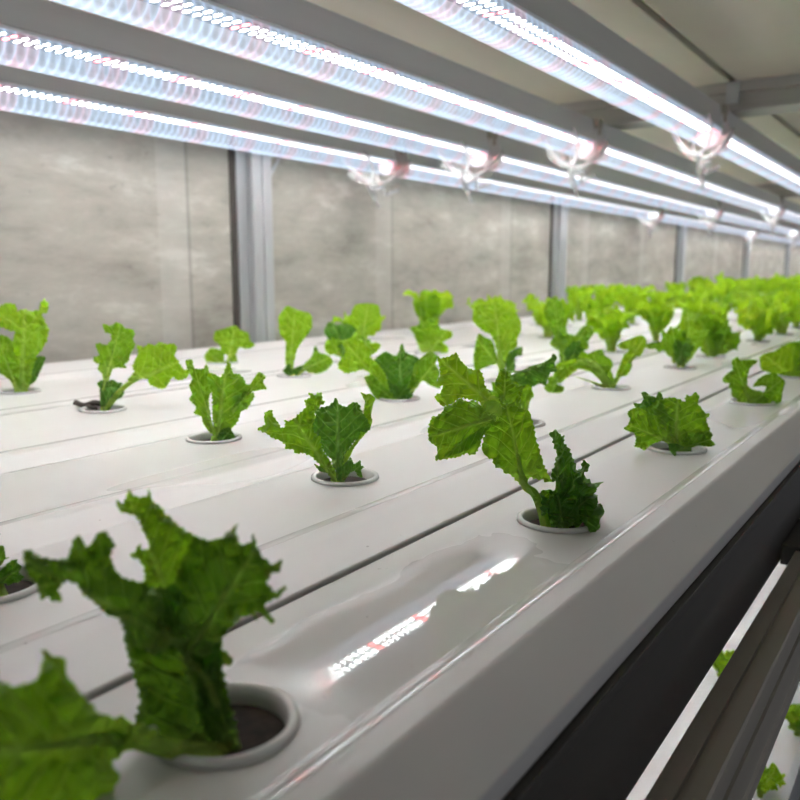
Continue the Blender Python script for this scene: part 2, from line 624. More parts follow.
    me = bpy.data.meshes.new(name)
    bm.to_mesh(me)
    bm.free()
    me.materials.append(mat)
    return me


CUPS = []        # (x, y) of every net cup
LETTUCE = []


def outline_leaf(name, mat, P, poly, base, tip, d0, d1, rib=0.0, petiole=None, ruf=0.05, bend=0.0, seed=0, fine=1.0, step=None, cupd=0.35):
    """Leaf blade with its own irregular outline.  poly/base/tip are sightings of the leaf at the
    distance of plant point P; the blade is curved and crinkled in depth around its midrib."""
    r = random.Random(seed)
    D0 = depth_of(P)
    k = D0 / F
    pts = [Vector(p) for p in poly]
    area = abs(sum(p.x * q.y - q.x * p.y for p, q in zip(pts, pts[1:] + pts[:1]))) / 2
    size = math.sqrt(area)
    if step is None:
        step = max(0.9, size / 27)
    # subdivide the outline, round it a little and add fine teeth
    n = len(pts)
    out = []
    sgn = 1 if sum(p.x * q.y - q.x * p.y for p, q in zip(pts, pts[1:] + pts[:1])) > 0 else -1
    cnt = 0
    for i in range(n):
        p0, p1, p2, p3 = pts[i - 1], pts[i], pts[(i + 1) % n], pts[(i + 2) % n]
        m = max(2, int((p2 - p1).length / step + 0.5))
        for j in range(m):
            t = j / m
            c = 0.5 * ((2 * p1) + (p2 - p0) * t + (2 * p0 - 5 * p1 + 4 * p2 - p3) * t * t + (3 * p1 - p0 - 3 * p2 + p3) * t ** 3)
            q = p1.lerp(p2, t).lerp(c, 0.55)
            if j and fine:
                nrm = Vector(((p2 - p1).y, -(p2 - p1).x)).normalized()
                cnt += 1
                q = q + nrm * sgn * fine * step * (r.uniform(0.15, 0.75) if cnt % 2 else r.uniform(-0.5, 0.05))
            out.append(q)
    ne = len(out)
    xs, ys = [p.x for p in out], [p.y for p in out]
    def inside(p):
        c = False
        j = ne - 1
        for i in range(ne):
            a_, b_ = out[i], out[j]
            if (a_.y > p.y) != (b_.y > p.y) and p.x < (b_.x - a_.x) * (p.y - a_.y) / (b_.y - a_.y) + a_.x:
                c = not c
            j = i
        return c
    def edge_dist(p):
        return min((p - q).length for q in out)
    verts = list(out)
    y = min(ys)
    row = 0
    while y < max(ys):
        x = min(xs) + (step * 0.55 if row % 2 else 0)
        while x < max(xs):
            p = Vector((x + r.uniform(-0.1, 0.1) * step, y))
            if inside(p) and edge_dist(p) > step * 0.6:
                verts.append(p)
            x += step * 1.1
        y += step * 0.95
        row += 1
    res = geometry.delaunay_2d_cdt(verts, [(i, (i + 1) % ne) for i in range(ne)], [], 1, 1e-4)
    v2, faces = res[0], res[2]
    base, tip = Vector(base), Vector(tip)
    ax = tip - base
    La = ax.length
    ax.normalize()
    pr = Vector((-ax.y, ax.x))
    bm = bmesh.new()
    uvl = bm.loops.layers.uv.new('UVMap')
    dat = {}
    bv = []
    wid = max(abs((p - base).dot(pr)) for p in out) + 1e-6
    o1, o2 = r.uniform(0, 50), r.uniform(0, 50)
    def point(p, dd):
        D = D0 + dd
        return EYE + ROT @ Vector(((p.x - 400) / F * D, (400 - p.y) / F * D, D)) - P
    def depth(p, ed):
        t = max(0.0, min(1.15, (p - base).dot(ax) / La))
        w = (p - base).dot(pr) / wid
        near = max(0.0, 1 - ed / (0.30 * size))
        f = 7.5 / size
        dd = d0 + (d1 - d0) * t + bend * 4 * t * (1 - t) * size * k + cupd * 0.5 * size * k * w * w
        dd += ruf * size * k * (3.0 * near ** 1.4 * noise.noise(Vector((p.x * f, p.y * f, o1))) + 0.9 * noise.noise(Vector((p.x * f * 0.45, p.y * f * 0.45, o2))))
        dd += 0.028 * size * k * noise.noise(Vector((p.x * f * 2.2, p.y * f * 2.2, o2)))
        return dd, t, w
    for i, p in enumerate(v2):
        ed = edge_dist(p)
        dd, t, w = depth(p, ed)
        v = bm.verts.new(point(p, dd) * U)
        dat[v] = (0.5 + 0.42 * w, 0.16 + 0.80 * t)
        bv.append(v)
    for f in faces:
        try:
            fc = bm.faces.new([bv[i] for i in f])
        except ValueError:
            continue
        fc.smooth = True
        for lv in fc.loops:
            lv[uvl].uv = dat[lv.vert]
    # petiole and midrib
    path = [Vector(p) for p in (petiole or [])] + [base, base + ax * La * 0.35, base + ax * La * 0.75]
    if rib:
        nb = len(petiole or [])
        P3 = []
        for i, p in enumerate(path):
            if i < nb:
                dd = d0 * i / max(1, nb)
            else:
                dd = depth(p, size)[0] - 0.004
            P3.append(point(p, dd))
        sp = smooth_path(P3, 6)
        rr_ = []
        kp = nb * 6
        for i in range(len(sp)):
            if i <= kp:
                rr_.append(rib * k * (1.0 - 0.25 * i / max(1, kp)))
            else:
                rr_.append(rib * k * 0.75 * max(0.08, 1 - (i - kp) / (len(sp) - kp)) ** 1.6)
        seg = 8
        n0 = len(bm.verts)
        nf = len(bm.faces)
        tube(bm, sp, rr_, seg)
        bm.faces.ensure_lookup_table()
        for fc in bm.faces[nf:]:
            fc.smooth = True
            for lv in fc.loops:
                lv[uvl].uv = (0.5, 0.10)
    bmesh.ops.recalc_face_normals(bm, faces=bm.faces)
    me = bpy.data.meshes.new(name)
    bm.to_mesh(me)
    bm.free()
    me.materials.append(mat)
    return me


def plant(u, v, leaves, label, group=None, seed=0, cat='lettuce', stem=0.05, cupped=True, z=0.0, name='lettuce_seedling', dz=-0.03, cup_at=None):
    """leaves: dicts with pixel-scaled spine offsets turned into real lengths at the plant's distance"""
    P = ground(u, v, z)
    k = depth_of(P) / F                       # units per pixel at the plant
    t = thing(name, P + Vector((0, 0, dz)), label, cat, group)
    for i, lf in enumerate(leaves):
        if 'o' in lf:
            sx_, ox_, oy_ = lf['z']
            Z_ = lambda q: (q[0] / sx_ + ox_, q[1] / sx_ + oy_)
            me = outline_leaf('leaf', M[lf.get('m', 'leaf')], P, [Z_(q) for q in lf['o']], Z_(lf['b']), Z_(lf['t']),
                              *lf.get('d', (0, 0.05)), rib=lf.get('rib', 0), petiole=[Z_(q) for q in lf.get('pet', [])],
                              ruf=lf.get('ruf', 0.06), bend=lf.get('bend', 0.0), seed=seed * 17 + i, fine=lf.get('fine', 1.0), cupd=lf.get('cupd', 0.35))
            lo_ = link('leaf', me, None, t)
            lo_.location = Vector((0, 0, -dz)) * U
            continue
        b, m, e = lf['p']
        d = lf.get('d', (0, 0, 0))
        pts = []
        for (pu, pv), dd in zip((b, m, e), d):
            D = depth_of(P) + dd
            w_ = EYE + ROT @ Vector(((pu - 400) / F * D, (400 - pv) / F * D, D))
            pts.append(w_ - P - UP * dz)
        tg = (pts[2] - pts[0]).normalized()
        sd = tg.cross(DEEP)
        if sd.length < 0.2:
            sd = tg.cross(UP)
        sd.normalize()
        a = math.radians(lf.get('tilt', 0))
        nm = tg.cross(sd)
        sd = sd * math.cos(a) + nm * math.sin(a)
        kw = {q: lf[q] for q in ('pet', 'spread', 'teeth', 'amp', 'cup', 'petw', 'nt', 'ns', 'flare', 'ob', 'big') if q in lf}
        w = lf['w'] * k
        me = leaf_mesh('leaf', M[lf.get('m', 'leaf')], pts, w, sd, ruffle=lf.get('ruf', 0.16) * w, seed=seed * 17 + i, **kw)
        link('leaf', me, None, t)
    if stem:
        bm = bmesh.new()
        tube(bm, [(0, 0, -0.10), (0.004, 0, -0.02), (0.0, 0.0, 0.055)], [stem * 0.8, stem, stem * 0.55], 10)
        from_bm('stem', bm, M['leaf_bright'], t, True)
    if cupped:
        c = P if cup_at is None else ground(*cup_at)
        CUPS.append((c.x, c.y))
    LETTUCE.append(t)
    return t


def O_(z, o, b, t, **kw):
    return dict(z=z, o=o, b=b, t=t, **kw)


def L_(p, w, **kw):
    return dict(p=p, w=w, **kw)


exec_plants = []
# --- foreground plant -------------------------------------------------
ZA = (2.5, 0, 480)
plant(222, 738, [
    O_(ZA, [(310, 390), (330, 470), (345, 520), (350, 560), (340, 600), (330, 640), (400, 660), (480, 685), (570, 682), (597, 660), (575, 560), (555, 470), (550, 400), (480, 300), (400, 270), (340, 290)],
       (540, 680), (410, 300), m='leaf_deep', d=(0, 0.10), ruf=0.05, cupd=-0.25),
    O_(ZA, [(345, 420), (320, 400), (300, 350), (265, 335), (235, 305), (205, 285), (195, 260), (165, 252), (145, 272), (157, 300), (130, 306), (122, 292), (105, 302), (95, 270), (75, 245), (60, 215), (56, 180), (75, 174), (100, 192), (140, 200), (170, 195), (180, 160), (190, 140), (205, 145), (212, 166), (228, 160), (245, 132), (262, 128), (288, 160), (275, 188), (288, 222), (310, 245), (345, 255), (400, 280), (430, 400), (400, 440)],
       (400, 390), (70, 205), m='leaf_deep', d=(0.05, -0.06), ruf=0.09, fine=0.8),
    O_(ZA, [(330, 270), (362, 250), (360, 215), (350, 202), (325, 190), (340, 175), (350, 158), (355, 176), (374, 165), (360, 130), (340, 92), (312, 82), (298, 76), (290, 50), (310, 58), (320, 24), (335, 40), (365, 42), (373, 20), (380, 50), (405, 70), (415, 88), (428, 95), (445, 112), (470, 130), (495, 145), (510, 200), (490, 260), (450, 330), (380, 320)],
       (430, 320), (325, 50), m='leaf', d=(0.08, 0.16), ruf=0.09, fine=0.8),
    O_(ZA, [(360, 300), (430, 260), (465, 185), (490, 140), (520, 152), (550, 146), (580, 122), (598, 110), (590, 132), (605, 162), (630, 152), (635, 132), (641, 165), (652, 187), (680, 212), (704, 198), (702, 226), (676, 238), (668, 262), (690, 280), (714, 262), (700, 292), (668, 305), (665, 325), (687, 350), (675, 360), (655, 336), (635, 330), (646, 354), (625, 336), (600, 345), (575, 370), (555, 400), (555, 425), (582, 445), (575, 466), (556, 462), (540, 500), (500, 500), (460, 440), (400, 380)],
       (470, 440), (620, 200), m='leaf_deep', d=(0.05, 0.0), ruf=0.09, fine=0.8, rib=7, pet=[(590, 682), (560, 600), (520, 500)]),
    O_(ZA, [(500, 470), (545, 460), (565, 520), (580, 590), (598, 660), (560, 675), (520, 640), (490, 560)], (585, 680), (520, 480), m='leaf_deep', d=(-0.02, 0.03), ruf=0.05),
    O_((2.5, -12, 478), [(10, 420), (14, 470), (34, 512), (60, 522), (105, 512), (130, 485), (138, 455), (128, 430), (160, 445), (188, 448), (195, 470), (200, 500), (225, 530), (250, 560), (285, 590), (350, 605), (430, 640), (360, 680), (310, 705), (330, 740), (315, 790), (320, 860), (200, 930), (0, 950), (-150, 860), (-160, 600), (-100, 440), (-40, 395)],
       (330, 650), (-100, 700), m='leaf', d=(-0.16, -0.52), ruf=0.07, fine=0.8, rib=11, pet=[(590, 690), (470, 680)]),
], 'large dark green lettuce in the foreground cup, leaves blurred and spiky', seed=3, stem=0.0, cup_at=(225, 725))
# --- sharp plant in the middle of the near channel ---------------------
ZD, ZE = (4.706, 410, 290), (5, 500, 400)
plant(547, 526, [
    O_((1, 0, 0), [(501, 406), (507, 400), (514, 406), (520, 409), (529, 411), (531, 417), (534, 426), (535, 434), (537, 443), (540, 452), (543, 462), (548, 474), (552, 482), (547, 482), (541, 479), (538, 480), (532, 477), (528, 480), (523, 486), (517, 481), (511, 475), (506, 474), (503, 470), (498, 468), (494, 464), (493, 460), (486, 456), (482, 450), (483, 440), (486, 430), (492, 420)],
       (524, 484), (506, 404), m='leaf', d=(0.0, 0.03), rib=5.2, pet=[(547, 531), (541, 508), (534, 493)], cupd=0.3, ruf=0.05),
    O_(ZD, [(85, 660), (100, 600), (130, 592), (155, 570), (165, 548), (190, 542), (235, 510), (270, 525), (300, 520), (330, 540), (345, 575), (395, 590), (420, 600), (360, 650), (340, 700), (325, 740), (300, 775), (260, 770), (230, 785), (165, 795), (118, 800), (130, 765), (125, 735), (90, 710)],
       (400, 600), (95, 690), m='leaf', d=(0.0, -0.09), bend=-0.10, rib=2, ruf=0.06, cupd=0.6),
    O_(ZD, [(130, 312), (150, 322), (190, 310), (222, 296), (235, 330), (280, 370), (330, 380), (345, 410), (350, 440), (380, 490), (410, 505), (430, 560), (390, 580), (345, 575), (330, 530), (285, 515), (235, 508), (190, 538), (155, 548), (125, 520), (116, 500), (145, 480), (156, 450), (130, 452), (125, 430), (142, 400), (135, 350)],
       (410, 560), (160, 340), m='leaf_bright', d=(0.03, 0.10), bend=0.08, rib=2.2, ruf=0.06),
    O_(ZD, [(360, 520), (400, 520), (430, 540), (435, 590), (400, 600), (350, 640), (270, 690), (200, 740), (150, 790), (200, 780), (290, 745), (340, 690), (400, 620), (330, 580)], (410, 570), (180, 775), m='leaf', d=(-0.01, -0.11), ruf=0.04),
    O_(ZD, [(400, 440), (415, 400), (430, 370), (460, 380), (470, 410), (485, 440), (530, 450), (522, 500), (520, 550), (480, 548), (430, 530), (410, 480)], (440, 540), (450, 390), m='leaf', d=(0.02, 0.06), ruf=0.16),
    O_(ZE, [(245, 170), (270, 150), (286, 155), (305, 182), (320, 173), (318, 210), (345, 240), (362, 290), (380, 330), (387, 352), (405, 345), (412, 300), (430, 310), (450, 328), (442, 350), (420, 370), (430, 390), (452, 405), (460, 430), (483, 440), (470, 465), (462, 500), (470, 535), (497, 556), (480, 575), (455, 575), (440, 592), (420, 580), (390, 600), (380, 635), (345, 668), (270, 668), (250, 640), (235, 590), (240, 560), (225, 530), (205, 510), (195, 480), (205, 455), (240, 450), (265, 455), (290, 430), (285, 400), (265, 412), (255, 370), (275, 330), (275, 300), (285, 270), (270, 230), (260, 190)],
       (310, 665), (275, 165), m='leaf_dark', d=(0.05, 0.02), ruf=0.14, rib=2),
    L_(((564, 530), (568, 505), (577, 468)), 40, d=(0.01, -0.04, -0.06), m='leaf_dark', pet=0.10, teeth=12, amp=0.40, ruf=0.30, nt=20, ns=110),
    L_(((562, 530), (578, 508), (592, 496)), 40, d=(0.0, -0.04, -0.06), m='leaf_dark', pet=0.10, teeth=11, amp=0.44, ruf=0.28, nt=20, ns=100),
    L_(((562, 530), (560, 508), (556, 484)), 36, d=(0.0, -0.05, -0.07), m='leaf_dark', pet=0.10, teeth=12, amp=0.40, ruf=0.32, nt=20, ns=110),
    O_(ZE, [(225, 480), (262, 455), (275, 480), (262, 520), (275, 560), (250, 580), (232, 540)], (262, 580), (250, 465), m='leaf', d=(0.0, -0.03), ruf=0.1),
], 'tall lettuce in sharp focus with drooping bright leaf and dark curly leaves', seed=5, stem=0.0, cup_at=(558, 521))
# --- its neighbour in the second channel, mostly hidden behind it -------
plant(520, 424, [
    O_(ZD, [(430, 375), (470, 400), (520, 382), (560, 362), (620, 345), (660, 322), (675, 298), (692, 318), (680, 345), (692, 380), (660, 390), (645, 425), (640, 452), (610, 440), (575, 456), (555, 440), (530, 462), (500, 432), (450, 425)], (450, 405), (685, 330), m='leaf_dark', d=(0, -0.08), rib=2, pet=[(517, 630), (490, 520)], ruf=0.08, bend=-0.05),
    L_(((518, 424), (520, 402), (510, 374)), 30, d=(0, 0.05, 0.08), m='leaf', pet=0.2, teeth=10, amp=0.25, ruf=0.2),
    L_(((515, 424), (505, 400), (497, 380)), 28, d=(0, 0.02, 0.04), m='leaf', pet=0.2, teeth=10, amp=0.25, ruf=0.2),
], 'lettuce with dark leaf pointing right, mostly hidden behind the tall sharp lettuce', seed=8, stem=0.05)
# --- second channel, cup with fan of three leaves ----------------------
ZF = (5, 240, 380)
plant(339, 484, [
    O_(ZF, [(88, 250), (100, 235), (125, 225), (120, 190), (130, 160), (160, 148), (165, 180), (185, 205), (205, 240), (225, 230), (225, 198), (245, 207), (275, 190), (315, 150), (330, 130), (324, 98), (350, 90), (345, 62), (370, 75), (405, 60), (410, 95), (427, 110), (400, 130), (375, 160), (380, 190), (365, 215), (370, 260), (405, 290), (410, 340), (440, 390), (470, 440), (485, 470), (500, 528), (465, 524), (450, 480), (400, 425), (360, 385), (320, 365), (280, 368), (260, 345), (230, 348), (225, 320), (195, 300), (160, 290), (130, 265)],
       (485, 520), (280, 210), m='leaf', d=(0, 0.02), rib=4, pet=[(490, 545)], ruf=0.06),
    O_(ZF, [(470, 102), (482, 90), (495, 120), (530, 135), (568, 110), (600, 125), (605, 150), (625, 180), (640, 205), (652, 240), (627, 267), (605, 252), (595, 290), (570, 305), (545, 340), (520, 380), (512, 425), (490, 460), (465, 440), (460, 400), (430, 370), (410, 330), (400, 290), (365, 250), (360, 210), (380, 180), (375, 150), (415, 135), (450, 125)],
       (488, 455), (490, 120), m='leaf_dark', d=(0.02, 0.06), rib=2.6, pet=[(495, 540)], ruf=0.05),
    O_(ZF, [(603, 62), (630, 72), (652, 68), (677, 95), (665, 120), (660, 150), (655, 180), (662, 205), (650, 240), (627, 267), (600, 300), (570, 340), (540, 400), (515, 430), (500, 420), (540, 350), (580, 300), (610, 240), (615, 190), (620, 140), (626, 110)],
       (510, 425), (640, 90), m='leaf', d=(0.06, 0.12), rib=2.4, pet=[(500, 540)], ruf=0.07),
    O_(ZF, [(478, 445), (510, 430), (540, 402), (553, 386), (570, 420), (602, 402), (605, 425), (622, 435), (605, 450), (612, 488), (590, 480), (575, 455), (550, 465), (530, 492), (515, 515), (488, 505)],
       (500, 510), (600, 430), m='leaf_dark', d=(-0.02, -0.06), ruf=0.10),
    O_(ZF, [(368, 418), (395, 430), (412, 428), (440, 465), (400, 457), (385, 442)], (440, 465), (370, 420), m='leaf_dark', d=(0.05, 0.08), ruf=0.1),
], 'lettuce with a fan of three leaves in a clear rimmed cup, dark centre leaf', seed=11, stem=0.03, cup_at=(345, 478))
ZG = (2.667, 160, 300)
plant(214, 440, [
    O_(ZG, [(122, 200), (140, 195), (160, 206), (172, 190), (180, 165), (190, 175), (195, 196), (215, 200), (230, 225), (235, 245), (253, 250), (245, 270), (235, 287), (215, 300), (207, 325), (190, 345), (180, 365), (178, 380), (140, 380), (145, 350), (140, 310), (140, 270), (135, 230)],
       (152, 376), (175, 190), m='leaf', d=(0, 0.04), rib=4, ruf=0.06),
    O_(ZG, [(68, 163), (85, 158), (92, 182), (115, 183), (125, 170), (132, 195), (137, 240), (130, 270), (137, 320), (150, 360), (135, 355), (115, 330), (110, 310), (90, 302), (96, 285), (78, 265), (86, 250), (78, 230), (86, 210), (75, 190)],
       (148, 368), (90, 175), m='leaf', d=(0.02, 0.08), rib=2.5, ruf=0.08),
    O_(ZG, [(195, 275), (212, 225), (240, 225), (253, 205), (265, 192), (282, 203), (275, 220), (285, 237), (265, 240), (245, 245), (225, 262), (200, 300), (185, 310)],
       (190, 300), (270, 210), m='leaf', d=(0.03, 0.06), ruf=0.09),
    O_(ZG, [(150, 370), (165, 345), (185, 340), (195, 355), (205, 372), (180, 380), (160, 382)], (160, 380), (190, 345), m='leaf_dark', d=(-0.02, -0.03), ruf=0.1),
], 'bushy lettuce with upright ragged leaves, in the third channel', seed=13, stem=0.03, cup_at=(214, 439))
ZH = (4.444, 0, 290)
plant(103, 410, [
    O_(ZH, [(415, 300), (440, 290), (425, 245), (440, 235), (475, 245), (495, 220), (490, 195), (465, 185), (458, 150), (490, 160), (520, 143), (545, 155), (555, 170), (590, 175), (600, 200), (590, 215), (602, 245), (590, 265), (577, 290), (570, 320), (550, 330), (562, 347), (530, 345), (500, 350), (490, 380), (480, 410), (460, 405), (455, 375), (433, 350), (440, 330), (418, 320)],
       (468, 405), (535, 160), m='leaf', d=(0.02, 0.06), rib=2.2, pet=[(458, 538), (460, 470)], ruf=0.07),
    O_(ZH, [(600, 310), (615, 280), (608, 245), (640, 255), (665, 238), (690, 246), (710, 230), (740, 240), (777, 238), (787, 260), (775, 290), (790, 310), (800, 330), (815, 352), (842, 360), (830, 390), (790, 402), (770, 385), (755, 402), (740, 430), (715, 440), (690, 430), (665, 420), (655, 395), (640, 395), (600, 402), (565, 425), (575, 390), (597, 365), (588, 340)],
       (575, 415), (790, 320), m='leaf_bright', d=(0.0, -0.05), rib=3.2, pet=[(466, 540), (520, 465)], bend=-0.05, ruf=0.07),
    O_(ZH, [(432, 415), (450, 400), (480, 406), (500, 398), (520, 410), (543, 414), (530, 440), (552, 455), (540, 477), (515, 490), (495, 520), (470, 545), (448, 540), (445, 480), (443, 440)],
       (460, 540), (500, 405), m='leaf_dark', d=(-0.02, 0.0), ruf=0.08),
], 'two-armed lettuce with one upright and one outstretched leaf, dry root beside it', seed=16, stem=0.03)
plant(20, 392, [
    O_(ZH, [(-60, 110), (-30, 80), (0, 75), (30, 58), (70, 65), (75, 92), (110, 84), (140, 95), (175, 85), (185, 50), (195, 36), (217, 65), (212, 97), (185, 110), (206, 150), (217, 185), (210, 220), (190, 260), (165, 290), (150, 330), (140, 380), (130, 420), (118, 462), (75, 465), (68, 430), (63, 380), (55, 320), (45, 260), (68, 190), (40, 180), (0, 165), (-40, 170)],
       (95, 458), (110, 90), m='leaf_bright', d=(0, 0.06), rib=6, ruf=0.06),
    O_(ZH, [(0, 200), (40, 212), (60, 240), (65, 300), (82, 400), (90, 458), (70, 452), (45, 400), (0, 370), (-50, 330), (-70, 230)], (80, 455), (0, 240), m='leaf_bright', d=(-0.02, -0.05), rib=4, ruf=0.07),
    O_(ZH, [(125, 340), (165, 295), (202, 298), (195, 325), (185, 350), (172, 375), (160, 402), (125, 425)], (120, 430), (185, 310), m='leaf_dark', d=(0.05, 0.08), ruf=0.09),
    O_(ZH, [(-20, 290), (30, 290), (45, 320), (60, 360), (70, 410), (40, 385), (0, 360), (-30, 330)], (70, 420), (0, 300), m='leaf_dark', d=(0.06, 0.1), ruf=0.09),
], 'tall pale green lettuce at the left edge in front of the wall', seed=19, stem=0.05)
plant(223, 363, [
    O_(ZG, [(146, 85), (175, 75), (200, 68), (215, 80), (236, 88), (240, 108), (254, 120), (235, 130), (212, 126), (202, 145), (207, 167), (190, 172), (183, 148), (165, 142), (160, 122), (143, 105)], (180, 168), (200, 75), m='leaf_bright', d=(0, 0.05), rib=2.5, ruf=0.08),
    O_(ZG, [(118, 150), (135, 128), (162, 133), (172, 150), (165, 170), (150, 175), (135, 180), (124, 165)], (165, 172), (130, 140), m='leaf_bright', d=(-0.02, -0.05), rib=3, ruf=0.08),
], 'small lettuce just left of the first metal wall post', seed=23, stem=0.05)
plant(294, 376, [
    O_(ZG, [(316, 50), (325, 30), (340, 16), (365, 25), (402, 38), (405, 75), (387, 100), (366, 130), (357, 165), (352, 195), (338, 195), (335, 150), (335, 110), (320, 90)], (346, 192), (360, 25), m='leaf_bright', d=(0, 0.05), rib=3.2, pet=[(355, 205)], ruf=0.06),
    O_(ZG, [(380, 178), (405, 150), (414, 122), (425, 140), (450, 148), (462, 165), (445, 187), (420, 197), (395, 193)], (385, 185), (450, 155), m='leaf', d=(-0.02, -0.06), rib=2, pet=[(362, 205)], ruf=0.07),
    O_(ZG, [(328, 190), (345, 168), (352, 185), (367, 178), (382, 175), (372, 200), (357, 217), (345, 205)], (355, 212), (350, 175), m='leaf_dark', d=(-0.02, -0.04), ruf=0.1),
], 'lettuce with one pale upright spoon-shaped leaf right of the first wall post', seed=29, stem=0.045)
plant(349, 362, [
    O_(ZG, [(438, 85), (450, 58), (470, 66), (500, 63), (522, 75), (527, 95), (520, 130), (510, 165), (490, 160), (470, 118), (455, 112)], (505, 165), (465, 70), m='leaf_dark', d=(0, 0.03), ruf=0.09),
    O_(ZG, [(508, 45), (520, 14), (550, 8), (582, 14), (587, 40), (572, 60), (552, 75), (547, 105), (532, 100), (530, 75)], (540, 100), (555, 15), m='leaf_bright', d=(0.05, 0.12), rib=2.6, pet=[(508, 165), (530, 130)], ruf=0.06),
    L_(((348, 362), (338, 352), (330, 338)), 18, m='leaf_bright', pet=0.3, teeth=8, amp=0.2),
    L_(((352, 362), (360, 350), (366, 336)), 24, m='leaf', pet=0.2, teeth=9, amp=0.25),
], 'lettuce with round bright leaf held high, in the channel by the wall', seed=31, stem=0.05)
plant(399, 399, [
    O_(ZG, [(476, 168), (495, 140), (484, 110), (510, 100), (525, 83), (545, 110), (587, 118), (580, 136), (560, 150), (577, 165), (602, 200), (612, 240), (640, 275), (590, 267), (562, 235), (548, 215), (560, 196), (540, 185), (500, 196), (478, 185)], (630, 272), (510, 130), m='leaf_bright', d=(0, 0.0), rib=2.8, ruf=0.07),
    O_(ZG, [(573, 160), (600, 138), (630, 150), (645, 116), (656, 140), (692, 158), (692, 200), (672, 230), (662, 270), (620, 272), (605, 240), (600, 200)], (640, 272), (640, 130), m='leaf_dark', d=(0.03, 0.08), rib=2, ruf=0.08),
    O_(ZG, [(680, 170), (718, 138), (742, 150), (735, 170), (747, 195), (740, 215), (748, 237), (720, 227), (700, 215), (680, 240), (660, 272), (640, 265), (662, 225), (675, 195)], (648, 270), (735, 165), m='leaf', d=(0.0, -0.02), rib=3.2, ruf=0.08),
    O_(ZG, [(545, 205), (570, 200), (590, 225), (620, 250), (640, 275), (600, 270), (575, 262), (560, 240)], (635, 275), (552, 210), m='leaf', d=(-0.04, -0.10), ruf=0.08),
    L_(((398, 401), (401, 394), (408, 386)), 20, d=(0, -0.08, -0.1), m='leaf_dark', pet=0.2, teeth=9, amp=0.35, ruf=0.2),
], 'wide many-leaved lettuce left of centre, dark heart between bright outer leaves', seed=37, stem=0.05)
plant(427, 353, [
    O_(ZG, [(666, 76), (690, 66), (696, 42), (688, 16), (705, 25), (712, 45), (736, 58), (748, 76), (730, 110), (700, 110)], (710, 130), (695, 25), m='leaf', d=(0.05, 0.1), ruf=0.1),
    O_(ZG, [(678, 82), (720, 74), (777, 83), (778, 100), (755, 112), (768, 125), (766, 142), (735, 147), (700, 142), (688, 120)], (715, 142), (760, 88), m='leaf_bright', d=(0, -0.04), rib=2.5, ruf=0.08),
], 'small lettuce with a narrow dark tip and a flat pale leaf, behind the wide lettuce', seed=41, stem=0.05)
plant(503, 382, [
    O_(ZD, [(298, 100), (330, 64), (370, 80), (410, 64), (432, 74), (460, 100), (502, 110), (522, 150), (522, 190), (505, 230), (502, 270), (470, 290), (452, 320), (445, 370), (415, 360), (410, 290), (400, 250), (380, 210), (340, 190), (310, 162), (293, 140)], (430, 365), (400, 80), m='leaf_bright', d=(0, 0.06), rib=4, pet=[(440, 430)], ruf=0.06),
    O_(ZD, [(298, 312), (320, 207), (350, 220), (387, 240), (402, 290), (415, 345), (380, 352), (340, 372), (308, 388), (300, 350)], (410, 350), (325, 240), m='leaf', d=(0.05, 0.1), ruf=0.09),
    O_(ZD, [(450, 312), (490, 280), (527, 268), (527, 305), (495, 317), (492, 382), (455, 390)], (460, 390), (515, 280), m='leaf_dark', d=(0.03, 0.04), ruf=0.1),
], 'tall bright lettuce rising directly behind the sharp drooping lettuce', seed=43, stem=0.05)
ZP = (5.333, 530, 290)
plant(611, 388, [
    L_(((609, 389), (585, 362), (556, 382)), 15, d=(0, -0.05, -0.1), m='leaf_bright', pet=0.50, teeth=9, amp=0.22, petw=0.5, tilt=20),
    O_(ZP, [(76, 522), (98, 490), (92, 465), (130, 460), (150, 470), (145, 500), (182, 518), (172, 547), (125, 572), (100, 550)], (150, 470), (110, 560), m='leaf', d=(-0.1, -0.12), ruf=0.08),
    O_(ZP, [(140, 395), (190, 375), (250, 370), (300, 395), (360, 440), (400, 510), (330, 440), (260, 420), (200, 420), (150, 470), (135, 440)], (400, 515), (150, 430), m='leaf_bright', d=(0.0, -0.05), rib=2.5, ruf=0.06),
    O_(ZP, [(253, 355), (275, 328), (310, 340), (350, 323), (387, 318), (400, 350), (432, 370), (442, 400), (430, 430), (447, 470), (442, 525), (410, 528), (395, 480), (350, 440), (300, 402), (258, 382)], (425, 522), (330, 335), m='leaf', d=(0, 0.03), rib=2.4, ruf=0.06),
    O_(ZP, [(440, 500), (455, 460), (480, 400), (500, 350), (530, 320), (480, 312), (468, 290), (520, 268), (560, 250), (602, 243), (622, 270), (612, 310), (590, 352), (560, 350), (540, 372), (543, 410), (520, 452), (480, 467), (455, 510)], (440, 520), (600, 270), m='leaf_bright', d=(0, 0.0), rib=3.0, ruf=0.06),
    O_(ZP, [(600, 300), (620, 288), (660, 280), (727, 273), (727, 300), (690, 332), (670, 312), (640, 315)], (600, 310), (715, 285), m='leaf', d=(0.05, 0.08), rib=1.5, pet=[(430, 520), (520, 400)], ruf=0.08),
], 'spreading lettuce with arching pale ribs and a drooping left leaf', seed=47, stem=0.045)
